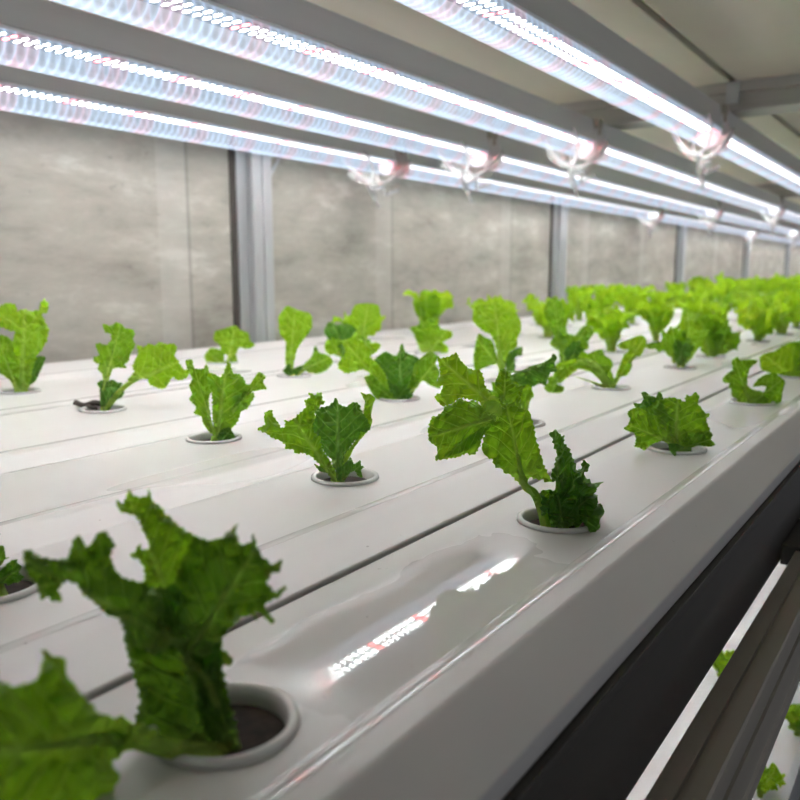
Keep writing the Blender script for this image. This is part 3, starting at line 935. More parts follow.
plant(566, 364, [
    O_(ZP, [(73, 100), (100, 58), (125, 38), (160, 58), (187, 120), (180, 170), (197, 212), (195, 300), (190, 390), (165, 390), (150, 300), (110, 205), (83, 150)], (180, 390), (125, 50), m='leaf', d=(0, 0.06), rib=2, ruf=0.07),
    O_(ZP, [(108, 290), (130, 250), (190, 230), (240, 240), (280, 198), (312, 188), (342, 230), (310, 270), (312, 312), (270, 330), (212, 367), (168, 332)], (200, 360), (300, 210), m='leaf', d=(-0.08, -0.1), ruf=0.09),
    L_(((566, 365), (572, 356), (578, 345)), 22, d=(0, -0.1, -0.1), m='leaf_dark', pet=0.2, teeth=10, amp=0.2),
], 'lettuce with narrow upright leaf left of the spreading lettuce', seed=53, stem=0.05)
# --- compact rosette, near channel -------------------------------------
ZS = (4.21, 610, 330)
plant(676, 452, [
    O_(ZS, [(98, 308), (125, 310), (140, 295), (133, 263), (150, 260), (170, 276), (195, 281), (205, 258), (221, 275), (226, 292), (240, 340), (250, 420), (270, 500), (230, 440), (180, 380), (120, 340)], (265, 490), (150, 285), m='leaf_dark', d=(0.04, 0.10), ruf=0.09),
    O_(ZS, [(150, 330), (190, 300), (226, 290), (265, 284), (290, 291), (316, 302), (319, 275), (345, 276), (360, 260), (377, 285), (370, 310), (385, 330), (405, 352), (422, 355), (405, 375), (413, 400), (420, 420), (430, 440), (400, 450), (360, 470), (320, 490), (270, 505), (245, 480), (230, 440), (200, 400), (165, 360)], (280, 495), (285, 295), m='leaf', d=(0, 0.05), rib=2.6, ruf=0.07),
    O_(ZS, [(58, 415), (80, 427), (100, 432), (110, 460), (103, 492), (120, 495), (145, 507), (165, 490), (190, 475), (225, 467), (265, 490), (275, 460), (240, 420), (200, 370), (160, 345), (125, 328), (95, 330), (73, 350), (85, 375), (75, 400)], (262, 480), (85, 400), m='leaf', d=(-0.02, -0.06), rib=2.2, ruf=0.07),
    O_(ZS, [(290, 480), (330, 440), (370, 430), (410, 425), (432, 440), (425, 460), (443, 482), (420, 492), (370, 487), (330, 502), (300, 517), (270, 510)], (280, 505), (425, 460), m='leaf', d=(-0.03, -0.06), ruf=0.09),
    O_(ZS, [(246, 480), (275, 478), (310, 490), (345, 500), (330, 520), (300, 535), (268, 528), (250, 505)], (300, 500), (270, 520), m='leaf_dark', d=(-0.05, -0.09), ruf=0.10),
], 'compact rosette lettuce hugging the near channel, no stem showing', seed=59, stem=0.05, cup_at=(676, 449))
plant(752, 403, [
    O_(ZS, [(473, 205), (490, 185), (516, 165), (514, 130), (535, 113), (550, 130), (585, 124), (622, 130), (590, 160), (580, 190), (578, 230), (600, 250), (640, 260), (652, 280), (610, 292), (590, 312), (560, 312), (530, 312), (535, 290), (513, 280), (510, 250), (498, 240), (505, 225), (478, 220)], (590, 310), (530, 140), m='leaf', d=(0, 0.0), rib=2.5, ruf=0.06),
    O_(ZS, [(600, 240), (620, 210), (650, 190), (690, 180), (720, 200), (737, 220), (727, 260), (720, 302), (680, 322), (640, 317), (600, 310), (590, 300), (640, 272), (660, 240), (640, 235)], (600, 308), (710, 220), m='leaf', d=(-0.02, -0.06), rib=2.2, ruf=0.06),
    O_(ZS, [(620, 318), (650, 290), (690, 290), (722, 295), (700, 315), (670, 322)], (620, 318), (715, 300), m='leaf_dark', d=(0.03, 0.03), ruf=0.08),
], 'lettuce with two leaves curling into a C shape on the near channel', seed=61, stem=0.045)
plant(797, 377, [
    O_(ZS, [(628, 120), (650, 100), (690, 90), (720, 70), (770, 55), (800, 120), (800, 205), (760, 215), (735, 192), (680, 182), (640, 167)], (785, 210), (660, 115), m='leaf_bright', d=(0, -0.04), rib=2.5, ruf=0.06),
    O_(ZS, [(750, 60), (800, 45), (850, 40), (880, 90), (850, 160), (810, 215), (770, 215), (755, 140)], (790, 212), (810, 55), m='leaf', d=(0.05, 0.08), rib=2, ruf=0.07),
    L_(((799, 378), (812, 365), (824, 345)), 34, m='leaf_dark', pet=0.2, teeth=9, amp=0.2),
], 'broad lettuce cut by the right edge of the photo, behind the C-shaped lettuce', seed=67, stem=0.05)
plant(680, 368, [
    L_(((680, 369), (680, 358), (684, 340)), 20, m='leaf_dark', pet=0.15, teeth=9, amp=0.2),
    L_(((680, 368), (676, 352), (672, 326)), 26, d=(0, 0.1, 0.15), m='leaf', pet=0.15, teeth=9, amp=0.18),
    L_(((681, 368), (688, 345), (688, 312)), 30, d=(0, 0.15, 0.2), m='leaf_bright', pet=0.15, teeth=9, amp=0.18),
], 'lettuce with small dark lower leaf, left end of the blurred crowd', seed=71, stem=0.05)
plant(711, 357, [
    L_(((709, 358), (706, 340), (700, 316)), 36, m='leaf_bright', pet=0.12, teeth=9, amp=0.14),
    L_(((712, 358), (722, 342), (728, 322)), 32, m='leaf', pet=0.12, teeth=9, amp=0.16),
    L_(((713, 358), (712, 336), (714, 306)), 30, d=(0, 0.1, 0.15), m='leaf_bright', pet=0.12, teeth=9, amp=0.16),
], 'broad bright lettuce behind the one with the small dark lower leaf', seed=73, stem=0.05)
# --- left edge, second channel: only a dark leaf tip shows --------------
plant(-6, 592, [
    L_(((-6, 592), (2, 580), (21, 569)), 24, m='leaf_dark', pet=0.3, teeth=9, amp=0.25, ruf=0.14),
    L_(((-8, 592), (-20, 560), (-24, 520)), 60, m='leaf_deep', pet=0.2, teeth=11, amp=0.22),
    L_(((-8, 592), (-40, 575), (-70, 545)), 50, m='leaf_deep', pet=0.25, teeth=11, amp=0.22),
], 'dark leaf tip of a lettuce whose cup is cut by the left edge', seed=79, stem=0.05, cup_at=(-8, 587))

# --- the crowd further along: prototypes copied along the channels --------
def proto(seed, h, mats):
    r = random.Random(seed)
    t = thing('lettuce_seedling', (0, 0, 0), None, None)
    n = 5
    for i in range(n):
        a = 2 * math.pi * (i + r.uniform(-0.25, 0.25)) / n
        d = Vector((math.cos(a), math.sin(a), 0))
        hh = h * r.uniform(0.75, 1.1)
        o = r.uniform(0.20, 0.42)
        pts = [Vector((0, 0, 0)), d * o * 0.42 + UP * hh * 0.55, d * o * 1.1 + UP * hh]
        tg = (pts[2] - pts[0]).normalized()
        sd = tg.cross(d)
        if sd.length < 0.1:
            sd = Vector((-d.y, d.x, 0))
        sd = sd.normalized() * 0.9 + d * r.uniform(-0.5, 0.5)
        w = r.uniform(0.34, 0.50)
        me = leaf_mesh('leaf', M[mats[i % len(mats)]], pts, w, sd, pet=r.uniform(0.12, 0.3), spread=110, teeth=9, amp=0.2,
                       ruffle=0.14 * w, seed=seed * 31 + i, nt=10, ns=36, petw=0.2)
        link('leaf', me, None, t)
    bm = bmesh.new()
    tube(bm, [(0, 0, -0.10), (0, 0, -0.02), (0, 0, 0.06)], [0.04, 0.05, 0.03], 8)
    from_bm('stem', bm, M['leaf_bright'], t, True)
    return t


def merged(seed, h, mats):
    """the same plant as one mesh, for distances where leaves can no longer be told apart"""
    t = proto(seed, h, mats)
    bm = bmesh.new()
    ms = []
    uv = bm.loops.layers.uv.new('UVMap')
    kids = [o for o in bpy.data.objects if o.parent == t]
    for o in kids:
        n0 = len(bm.faces)
        bm.from_mesh(o.data)
        bm.faces.ensure_lookup_table()
        mt = o.data.materials[0]
        if mt not in ms:
            ms.append(mt)
        for f in bm.faces[n0:]:
            f.material_index = ms.index(mt)
    for o in kids:
        bpy.data.objects.remove(o)
    bpy.data.objects.remove(t)
    me = bpy.data.meshes.new('lettuce_seedling')
    bm.to_mesh(me)
    bm.free()
    for m in ms:
        me.materials.append(m)
    return me


protos = [proto(101, 0.62, ['leaf_far', 'leaf_bright', 'leaf_far']), proto(102, 0.70, ['leaf_bright', 'leaf_far', 'leaf_far']),
          proto(103, 0.55, ['leaf_far', 'leaf_far', 'leaf_bright'])]
far_meshes = [merged(201, 0.66, ['leaf_far', 'leaf_bright']), merged(202, 0.6, ['leaf_far', 'leaf_far', 'leaf_bright']), merged(203, 0.72, ['leaf_far', 'leaf_bright'])]
note_kids()
ROWS = [-1.27, -2.45, -3.62, -5.22, -6.72]
START = [10.5, 12.6, 9.9, 10.0, 8.7]
CHAN = ['the near channel beside the rail', 'the second channel from the rail', 'the third channel from the rail',
        'the fourth channel from the rail', 'the channel nearest the wall']
used = [False] * 3
rr = random.Random(5)
for ri, (rx, y0) in enumerate(zip(ROWS, START)):
    y = y0
    while y < 76:
        x = rx + rr.uniform(-0.08, 0.08)
        yy = y + rr.uniform(-0.25, 0.25)
        s = rr.uniform(0.85, 1.2)
        rz = rr.uniform(0, 6.28)
        q = rr.randrange(3)
        # in view?
        c = ROT.transposed() @ (Vector((x, yy, 0.3)) - EYE)
        px = 400 + F * c.x / c.z
        if px < 830:
            if yy < 24:
                if used[q]:
                    o = copy_tree(protos[q])
                else:
                    o = protos[q]
                    used[q] = True
                lab, grp = 'blurred leafy lettuce in the crowd along %s' % CHAN[ri], 'blurred lettuces along %s' % CHAN[ri]
                CUPS.append((x, yy))
            else:
                o = bpy.data.objects.new('lettuce_seedling', far_meshes[q])
                C.objects.link(o)
                lab, grp = 'tiny far lettuce at the distant end of %s' % CHAN[ri], 'distant lettuces along %s' % CHAN[ri]
            o.location = Vector((x, yy, -0.02 if yy < 24 else 0.11)) * U
            o.rotation_euler = (0, 0, rz)
            o.scale = (s, s, s)
            tag(o, lab, 'lettuce', grp)
        y += 1.85

# ------------------------------------------------------------------ net cups
def make_cup(near, label, group, x, y):
    t = thing('net_cup', (x, y, 0), label, 'cup', group)
    bm = bmesh.new()
    prof = [(0.120, -0.30), (0.138, -0.02), (0.142, 0.018), (0.148, 0.030), (0.158, 0.032), (0.166, 0.024), (0.168, 0.004), (0.160, 0.002), (0.146, 0.0), (0.128, -0.30)]
    prof = [(r_, z_ * 0.6 if z_ > 0 else z_) for r_, z_ in prof]
    lathe(bm, prof, 40)
    from_bm('rim', bm, M['cup'], t, True)
    bm = bmesh.new()
    rg = lathe(bm, [(0.139, -0.03), (0.12, -0.022), (0.06, -0.02), (0.02, -0.02)], 28)
    bm.faces.new(rg[-1])
    from_bm('growing_sponge', bm, M['sponge'], t, True)
    return t


CUP_LABEL = [
    'white plastic net cup holding the large foreground lettuce',
    'white plastic net cup holding the tall sharp lettuce',
    'net cup mostly hidden behind the tall sharp lettuce',
    'clear rimmed net cup holding the lettuce with a fan of three leaves',
    'clear rimmed net cup under the bushy lettuce of the third channel',
    'net cup under the two-armed lettuce with a dry root',
    'net cup under the tall pale lettuce at the left edge',
    'net cup under the small lettuce left of the first wall post',
    'net cup under the lettuce with the upright spoon-shaped leaf',
    'net cup under the lettuce with the round leaf held high',
    'net cup under the wide many-leaved lettuce',
    'net cup under the small lettuce with a flat pale leaf',
    'net cup under the tall bright lettuce behind the sharp one',
    'net cup under the spreading lettuce with arching ribs',
    'net cup under the lettuce with a narrow upright leaf',
    'net cup under the compact rosette lettuce',
    'net cup under the C-shaped lettuce on the near channel',
    'net cup under the broad lettuce at the right edge',
    'net cup under the lettuce with a small dark lower leaf',
    'net cup under the broad bright lettuce before the crowd',
    'net cup cut by the left edge, a dark leaf tip in it',
]
cup0 = make_cup(True, CUP_LABEL[0], 'net cups in the channels', *CUPS[0])
note_kids()
for i, (x, y) in enumerate(CUPS[1:], 1):
    o = copy_tree(cup0)
    o.location = Vector((x, y, 0)) * U
    lab = CUP_LABEL[i] if i < len(CUP_LABEL) else 'far net cup hidden under the blurred crowd of lettuces'
    tag(o, lab, 'cup', 'net cups in the channels' if i < len(CUP_LABEL) else 'far net cups under the crowd')

# ------------------------------------------------------------------ growing channels with real holes
EDGES = [-0.748, -1.70, -2.765, -4.03, -5.60, -7.12, -8.62]
Y0, Y1 = -2.0, 84.0
CH_LABEL = ['white growing channel nearest the rail, holding the sharp lettuce', 'second white growing channel from the rail',
            'third white growing channel from the rail', 'fourth white growing channel from the rail',
            'fifth white growing channel, one short of the wall', 'white growing channel running along the wall']
for k in range(6):
    xr, xl = EDGES[k], EDGES[k + 1] + 0.03
    holes = sorted([c for c in CUPS if xl < c[0] < xr], key=lambda c: c[1])
    bev = 0.245
    fr, fl = xr - bev, xl + bev                     # flat top between the ridges
    # stretch the flat so each hole fits inside
    for c in holes:
        fr = max(fr, min(xr - 0.06, c[0] + 0.185))
        fl = min(fl, max(xl + 0.06, c[0] - 0.185))
    if k == 0:
        fr, fl = -0.925, xl + 0.2
    bead = 0.012
    bm = bmesh.new()
    zr = -0.105 if k == 0 else -0.034
    st = 2.6 if k == 0 else 1.0
    def arc(x, sgn, za, xa):
        """smooth ridge between the flat top and the sloping flank"""
        kk = 0.35 if (k == 0 and sgn > 0) else 1.0
        return [(x + sgn * d * kk, -h * kk * (st if sgn > 0 else 1)) for d, h in ((0.060, 0.0085), (0.045, 0.0052), (0.032, 0.0029), (0.021, 0.0014), (0.011, 0.0005), (0, 0))]
    right = [(xr, -0.17), (xr, zr - 0.01), (xr - 0.002, zr - 0.004), (xr - 0.007, zr)] + arc(fr, 1, zr, xr)
    left = arc(fl, -1, 0, 0)[::-1] + [(xl + 0.007, -0.034), (xl + 0.002, -0.038), (xl, -0.044), (xl, -0.16)]
    bead = [(fr - 0.09 + 0.024 * q, 0.0003 + 0.0020 * (1 - q * q)) for q in (-1 + i / 6 for i in range(13))]
    extrude_y(bm, right, Y0, Y1, closed=False)
    extrude_y(bm, left, Y0, Y1, closed=False)
    extrude_y(bm, bead, Y0, Y1, closed=False)
    for f in bm.faces:
        f.material_index = 1
        xs = [v.co.x / U for v in f.verts]
        f.smooth = max(xs) - min(xs) < 0.03 and max(abs(v.co.z / U) for v in f.verts) < 0.02
        if not (fr - 0.116 < sum(xs) / len(xs) < fr - 0.064):
            f.material_index = 0
    # flat top, cut round every cup
    ys = Y0
    R = 0.143
    seg = 32
    def quad(x0, x1, ya, yb):
        if yb - ya > 1e-4:
            vs = [bm.verts.new(Vector(p) * U) for p in ((x0, ya, 0), (x1, ya, 0), (x1, yb, 0), (x0, yb, 0))]
            bm.faces.new(vs)
    last = -9
    for (cx, cy) in holes:
        h = 0.28
        if cy - h < ys:
            continue
        quad(fl, fr, ys, cy - h)
        ring, sq = [], []
        angs = sorted([2 * math.pi * i / seg for i in range(seg)] +
                      [math.atan2(b, a) % (2 * math.pi) for a in (fl - cx, fr - cx) for b in (-h, h)])
        for a in angs:
            ca, sa = math.cos(a), math.sin(a)
            ring.append(bm.verts.new(Vector((cx + R * ca, cy + R * sa, 0)) * U))
            tx = ((fr - cx) / ca if ca > 0 else (fl - cx) / ca) if abs(ca) > 1e-9 else 1e9
            ty = (h / abs(sa)) if abs(sa) > 1e-9 else 1e9
            tt = min(tx, ty)
            sq.append(bm.verts.new(Vector((cx + tt * ca, cy + tt * sa, 0)) * U))
        m = len(angs)
        for i in range(m):
            j = (i + 1) % m
            bm.faces.new((ring[i], sq[i], sq[j], ring[j]))
        ys = cy + h
    quad(fl, fr, ys, Y1)
    for v in bm.verts:
        pass
    bmesh.ops.remove_doubles(bm, verts=bm.verts, dist=1e-6)
    o = from_bm('growing_channel', bm, M['pvc'])
    o.data.materials.append(M['pvc_gloss'])
    for p in o.data.polygons:                       # open sheet: make every face look up / out
        pass
    bm = bmesh.new()
    bm.from_mesh(o.data)
    for f in bm.faces:
        if f.normal.z < -0.01 or (abs(f.normal.z) < 0.01 and f.normal.x * (f.calc_center_median().x - (xl + xr) / 2 * U) < 0):
            f.normal_flip()
    bm.to_mesh(o.data)
    bm.free()
    tag(o, CH_LABEL[k], 'growing channel')

# dry root lying beside the two-armed lettuce
g = ground(88, 408)
bm = bmesh.new()
tube(bm, smooth_path([g + RIGHT * -0.10 + UP * 0.045, g + RIGHT * -0.03 + UP * 0.02, g + RIGHT * 0.05 + UP * 0.04, g + RIGHT * 0.13 + UP * 0.02]), 0.022, 7)
tube(bm, smooth_path([g + RIGHT * -0.02 + UP * 0.02, g + RIGHT * 0.05 - DEEP * 0.06 + UP * 0.015, g + RIGHT * 0.10 - DEEP * 0.1 + UP * 0.015]), 0.015, 7)
tag(from_bm('dry_root', bm, M['root'], None, True), 'dark dry root scrap lying beside the two-armed lettuce', 'root')

# ------------------------------------------------------------------ rack: skirt, outer rail, posts
rack = thing('growing_rack', (-0.65, 3, -8.0), 'dark metal rack frame with grooved rail along the near channel edge', 'rack')
def rk(o):
    o.parent = rack
    o.matrix_parent_inverse = Matrix.Translation(-Vector((-0.65, 3, -8.0)) * U)
    return o
rk(box('table_frame', (-0.82, -0.752, Y0, Y1, -0.70, -0.17), M['dark'], None, 0.01))
rk(box('frame_lip', (-0.752, -0.722, Y0, Y1, -0.215, -0.175), M['dark'], None, 0.006))
rk(box('support_tray', (-8.6, -0.82, Y0, Y1, -0.34, -0.17), M['dark']))
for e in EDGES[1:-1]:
    rk(box('gap_shade_strip', (e + 0.001, e + 0.029, Y0, Y1, -0.16, -0.055), M['gap_shade']))  # added dark filler standing in for the shade in each gap
# outer rail: slotted aluminium section
zt = -0.62
pr = [(-0.672, zt), (-0.60, zt), (-0.597, zt - 0.02), (-0.575, zt - 0.02), (-0.572, zt), (-0.515, zt), (-0.507, zt - 0.01), (-0.507, zt - 0.12),
      (-0.525, zt - 0.125), (-0.525, zt - 0.16), (-0.507, zt - 0.165), (-0.507, zt - 0.33), (-0.495, zt - 0.34), (-0.495, zt - 0.40),
      (-0.60, zt - 0.42), (-0.672, zt - 0.42)]
bm = bmesh.new()
extrude_y(bm, pr, Y0, Y1)
rk(from_bm('outer_rail', bm, M['rail']))
rk(box('rail_connector', (-0.752, -0.60, 5.05, 40, -0.72, -0.60), M['dark'], None, 0.01))
gb = ground(771, 691, zt - 0.1)
bm = bmesh.new()
lathe(bm, [(0.0, 0.012), (0.022, 0.012), (0.03, 0.0), (0.03, -0.01)], 12)
bo = from_bm('rail_bolt', bm, M['steel'])
yb = 2.55
bo.location = Vector((-0.505, yb, zt - 0.22)) * U
bo.rotation_euler = (0, math.radians(90), 0)
bo.parent = rack
bo.matrix_parent_inverse = Matrix.Translation(-Vector((-0.65, 3, -8.0)) * U)
for yy in (-1.5, 14.0, 28.0, 42.0):
    rk(box('post', (-0.72, -0.60, yy, yy + 0.5, -8.0, -0.60), M['rail'], None, 0.02))
for yy in (-1.5, 14.0, 28.0, 42.0):
    rk(box('post', (-8.55, -8.4, yy, yy + 0.5, -8.0, -0.34), M['rail'], None, 0.02))

# lower tier seen through the slit and below the rail
lowz = -3.0
low = thing('lower_growing_table', (-4.0, 20, lowz), 'white lower growing table seen below the rail', 'table')
o = box('table_top', (-4.3, 3.2, -22, 46, -0.2, 0.0), M['pvc'], low)
bm = bmesh.new()
add_box(bm, 3.205, 3.26, -22, 46, -0.34, 0.06)
from_bm('edge_rail', bm, M['alu'], low)
for (sx, yy) in ((2.95, -20), (-4.25, -20), (2.95, 20), (-4.25, 20)):
    bm = bmesh.new()
    add_box(bm, sx, sx + 0.15, yy, yy + 0.4, -5.0, -0.2)
    from_bm('leg', bm, M['rail'], low)

LOW = [(722, 684, 'green leafy seedling glimpsed through the slit beside the rail', 1), (760, 796, 'small dark seedling below the rail at the bottom right corner', 2),
       (797, 735, 'seedling on the lower table at the right edge, below the rail', 0)]
for (u, v, lab, q) in LOW:
    p = ground(u, v, lowz)
    o = copy_tree(protos[q])
    o.location = Vector((p.x, p.y, lowz - 0.01)) * U
    s = 0.45
    o.scale = (s, s, s)
    tag(o, lab, 'lettuce', 'seedlings on the lower table')
# ------------------------------------------------------------------ room shell
XW = -8.95
ZC = 3.65
o = box('wall_left', (XW - 0.4, XW, -12, 88, -8, ZC + 0.3), M['wall'])
tag(o, kind='structure')
o = box('floor', (-9.4, 9, -12, 88, -8.3, -8.0), M['floor'])
tag(o, kind='structure')
o = box('wall_far', (-9.4, 9, 88, 88.4, -8, ZC + 0.3), M['wall'])
tag(o, kind='structure')
# ceiling: separate panels with dark joints between them
joints = [-9.0, -2.90, 3.2, 9.3]
bm = bmesh.new()
for a, b in zip(joints[:-1], joints[1:]):
    add_box(bm, a + 0.05, b - 0.05, -12, 88, ZC, ZC + 0.12)
o = from_bm('ceiling', bm, M['ceil'])
tag(o, kind='structure')
o = box('trim_ceiling_joint', (-9.0, 9.3, -12, 88, ZC + 0.10, ZC + 0.2), M['gap'])
tag(o, kind='structure')

# wall posts: aluminium sections screwed to the wall
bm = bmesh.new()
pz0, pz1 = -0.2 - 7.8, ZC
def post_section(y):
    t = thing('wall_post', (XW, y, pz0), None, 'wall post')
    bm = bmesh.new()
    prof = [(0, 0), (0.06, 0), (0.06, 0.20), (0.16, 0.20), (0.18, 0.215), (0.18, 0.36), (0.15, 0.37), (0.15, 0.42), (0.18, 0.43), (0.18, 0.60), (0.165, 0.62), (0, 0.62)]
    # sweep along z
    h = pz1 - pz0
    a = [bm.verts.new(Vector((px, py, 0)) * U) for px, py in prof]
    b = [bm.verts.new(Vector((px, py, h)) * U) for px, py in prof]
    n = len(prof)
    for i in range(n):
        bm.faces.new((a[i], a[(i + 1) % n], b[(i + 1) % n], b[i]))
    bm.faces.new(a)
    bm.faces.new(b)
    from_bm('profile', bm, M['alu'], t)
    bm = bmesh.new()
    add_box(bm, 0, 0.035, -0.10, 0.0, 0, h)
    from_bm('post_shadow_strip', bm, M['gap'], t)  # dark strip painted in as the shadow along the post's left side
    # corner brace at the top
    bm = bmesh.new()
    for q in (0.30, 0.62):
        tube(bm, [(0.1, q - 0.05, h - 1.3), (0.1, q + 0.42, h - 0.65)], 0.03, 6)
    from_bm('brace', bm, M['alu'], t)
    return t
p0 = post_section(8.56)
note_kids()
PL = ['first metal wall post from the left, behind the small lettuce', 'second metal wall post, near the middle of the wall',
      'third metal wall post, above the blurred crowd', 'fourth metal wall post, far down the wall', 'fifth metal wall post, close to the right edge', 'sixth and farthest metal wall post at the very right edge']
for i in range(6):
    o = p0 if i == 0 else copy_tree(p0)
    o.location = Vector((XW, 8.56 + 11.2 * i, pz0)) * U
    tag(o, PL[i], 'wall post', 'metal posts along the wall')

# ceiling cross beams
def beam(y, label):
    t = thing('ceiling_beam', (-2.9, y, ZC), label, 'beam', 'aluminium beams across the ceiling')
    bm = bmesh.new()
    prof = [(0.0, 0.0), (0.0, -0.14), (0.05, -0.16), (0.05, -0.30), (-0.03, -0.31), (-0.03, -0.40), (0.55, -0.40), (0.55, 0)]
    x0, x1 = -6.0, 11.5
    a = [bm.verts.new(Vector((x0, py, pz)) * U) for py, pz in prof]
    b = [bm.verts.new(Vector((x1, py, pz)) * U) for py, pz in prof]
    n = len(prof)
    for i in range(n):
        bm.faces.new((a[i], a[(i + 1) % n], b[(i + 1) % n], b[i]))
    bm.faces.new(a)
    bm.faces.new(b)
    from_bm('profile', bm, M['alu_beam'], t)
    bm = bmesh.new()
    add_box(bm, -0.09, 0.09, -0.035, -0.0, -0.30, 0.0)
    from_bm('joint_plate', bm, M['alu'], t)
    return t
beam(12.35, 'nearest aluminium beam crossing the ceiling behind the first lamp joints')
beam(26.8, 'second aluminium beam crossing the ceiling')
beam(41.2, 'third aluminium beam far along the ceiling')

# ------------------------------------------------------------------ LED lamps
LAMP_X = [-2.97, -4.72, -6.46, -8.25]
NAMES = ['rightmost', 'second from the right', 'third from the right', 'wall-side']
SEG = [(1.2, 11.45), (11.85, 25.9), (26.3, 40.3), (40.7, 54.7), (55.1, 69.1)]
SEGN = ['nearest length', 'second length', 'third length', 'fourth length', 'farthest length']
ZB = 2.865           # LED board above the table
def make_lamp(length):
    t = thing('led_tube_lamp', (0, 0, ZB), None, 'lamp')
    bm = bmesh.new()
    extrude_y(bm, [(-0.17, 0.012), (0.17, 0.012), (0.185, 0.03), (0.17, 0.05), (0.135, 0.28), (0.125, 0.325), (0.10, 0.335), (-0.10, 0.335), (-0.125, 0.325), (-0.135, 0.28), (-0.17, 0.05), (-0.185, 0.03)], 0, length)
    from_bm('housing', bm, M['housing'], t)
    bm = bmesh.new()
    vs = [bm.verts.new(Vector(p) * U) for p in ((-0.14, 0, 0), (-0.14, length, 0), (0.14, length, 0), (0.14, 0, 0))]
    f = bm.faces.new(vs)
    f.normal_update()
    if f.normal.z > 0:
        f.normal_flip()
    me = bpy.data.meshes.new('led_strip')
    bm.to_mesh(me)
    bm.free()
    link('led_strip', me, M['led'], t)
    bm = bmesh.new()
    prof = []
    for i in range(17):
        a = math.pi * i / 16
        prof.append((0.178 * math.cos(a), -0.045 - 0.17 * math.sin(a)))
    prof = [(0.17, 0.01), (0.178, -0.02)] + prof + [(-0.178, -0.02), (-0.17, 0.01)]
    extrude_y(bm, prof, 0.02, length - 0.02, closed=False)
    from_bm('lens', bm, M['lens'], t, True)
    for y0, y1 in ((-0.03, 0.03), (length - 0.03, length + 0.03)):
        bm = bmesh.new()
        extrude_y(bm, prof, y0, y1)
        from_bm('end_cap', bm, M['cap'], t)
    return t


def make_clip():
    """clear plastic holder at a lamp joint: two open rings, a sagging film and a loose tail"""
    t = thing('lamp_clip', (0, 0, ZB), None, 'clip')
    bm = bmesh.new()
    def ring(y, r, sag, tilt):
        pts = []
        for i in range(21):
            a = math.radians(20) - math.radians(220) * i / 20
            pts.append(Vector((r * math.cos(a), y + tilt * math.sin(a), -0.04 + (r + sag * max(0, -math.sin(a))) * math.sin(a))))
        return pts
    tube(bm, ring(0.0, 0.24, 0.08, 0.35), 0.028, 8)
    from_bm('front_band', bm, M['clear'], t, True)
    bm = bmesh.new()
    tube(bm, ring(-1.05, 0.24, 0.08, -0.30), 0.026, 8)
    from_bm('rear_band', bm, M['clear'], t, True)
    bm = bmesh.new()
    rows = []
    for j in range(9):
        y = -1.05 + 1.05 * j / 8
        row = []
        for i in range(17):
            a = -math.radians(15) - math.radians(150) * i / 16
            r = 0.235 + 0.04 * math.sin(math.pi * j / 8) + 0.02 * math.sin(i * 2.1 + j * 1.3)
            row.append(bm.verts.new(Vector((r * math.cos(a), y, -0.04 + (r + 0.10) * math.sin(a))) * U))
        rows.append(row)
    for A, B in zip(rows[:-1], rows[1:]):
        for i in range(16):
            bm.faces.new((A[i], A[i + 1], B[i + 1], B[i]))
    from_bm('film', bm, M['film'], t, True)
    bm = bmesh.new()
    tube(bm, smooth_path([(0.12, -0.95, -0.40), (0.05, -0.75, -0.50), (0.10, -0.45, -0.44), (0.0, -0.25, -0.54), (0.10, 0.0, -0.45)]), 0.028, 8)
    tube(bm, smooth_path([(0.05, -0.75, -0.48), (0.02, -0.62, -0.58), (0.06, -0.60, -0.68), (0.02, -0.45, -0.76)]), [0.045] * 8 + [0.042] * 8 + [0.03] * 9, 8)
    from_bm('tail', bm, M['clear'], t, True)
    bm = bmesh.new()
    add_box(bm, 0.02, 0.15, -0.02, 0.12, 0.25, 0.36)
    add_box(bm, 0.13, 0.16, 0.0, 0.05, 0.14, 0.30)
    from_bm('bracket', bm, M['rail'], t)
    return t


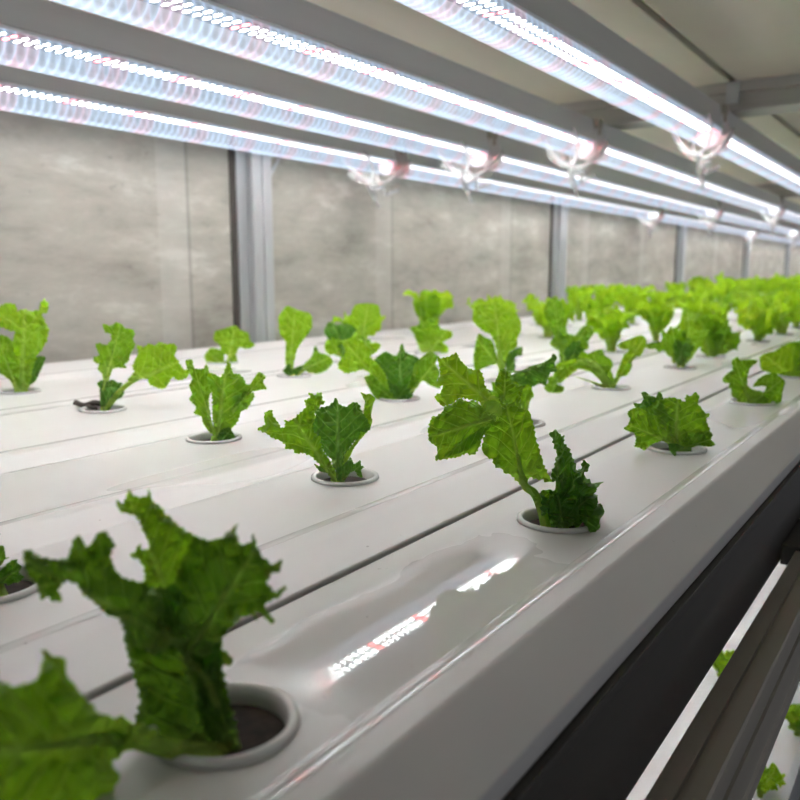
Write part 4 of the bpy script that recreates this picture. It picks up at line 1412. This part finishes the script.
lamp0 = make_lamp(SEG[0][1] - SEG[0][0])
lamp1 = make_lamp(14.0)
clip0 = make_clip()
note_kids()
first = {'l0': True, 'l1': True, 'c': True}
for li, lx in enumerate(LAMP_X):
    for si, (a, b) in enumerate(SEG):
        src = lamp0 if si == 0 else lamp1
        key = 'l0' if si == 0 else 'l1'
        if first[key]:
            o = src
            first[key] = False
        else:
            o = copy_tree(src)
        o.location = Vector((lx, a, ZB)) * U
        tag(o, '%s of the %s LED tube lamp line, grey housing' % (SEGN[si], NAMES[li]), 'lamp', 'led tube lamps under the ceiling')
        if si < 3:
            if first['c']:
                o = clip0
                first['c'] = False
            else:
                o = copy_tree(clip0)
            o.location = Vector((lx, (11.65, 26.1, 40.5)[si], ZB)) * U
            tag(o, 'clear plastic clip at the %s joint of the %s lamp line' % (('first', 'second', 'third')[si], NAMES[li]), 'clip', 'clear clips at the lamp joints')
# the lower tier has its own lamp line under the upper table
for k, y in enumerate((-1.5, 12.9)):
    o = copy_tree(lamp1)
    o.location = Vector((-2.1, y, -0.70)) * U
    tag(o, '%s lamp fixed below the upper table, lighting the lower table' % ('nearer', 'farther')[k], 'lamp', 'lower tier lamps')

# ------------------------------------------------------------------ world, camera
w = bpy.data.worlds.new('World')
sc.world = w
w.use_nodes = True
bg = w.node_tree.nodes['Background']
bg.inputs[0].default_value = (0.9, 0.93, 1.0, 1)
bg.inputs[1].default_value = 0.20

cam = bpy.data.cameras.new('Camera')
co = bpy.data.objects.new('Camera', cam)
C.objects.link(co)
cam.sensor_width = 36
cam.sensor_fit = 'HORIZONTAL'
cam.lens = 36.0
cam.clip_start = 0.005
cam.clip_end = 60
m3 = Matrix((ROT @ Vector((1, 0, 0)), ROT @ Vector((0, 1, 0)), -(ROT @ Vector((0, 0, 1))))).transposed()
co.matrix_world = Matrix.Translation(EYE * U) @ m3.to_4x4()
cam.dof.use_dof = True
cam.dof.focus_distance = 3.35 * U
cam.dof.aperture_fstop = 15.5
sc.camera = co

sc.view_settings.view_transform = 'Standard'
sc.view_settings.look = 'None'
sc.view_settings.exposure = 0.3
sc.cycles.use_denoising = True
sc.cycles.max_bounces = 10
sc.cycles.transparent_max_bounces = 16
sc.cycles.sample_clamp_indirect = 6.0
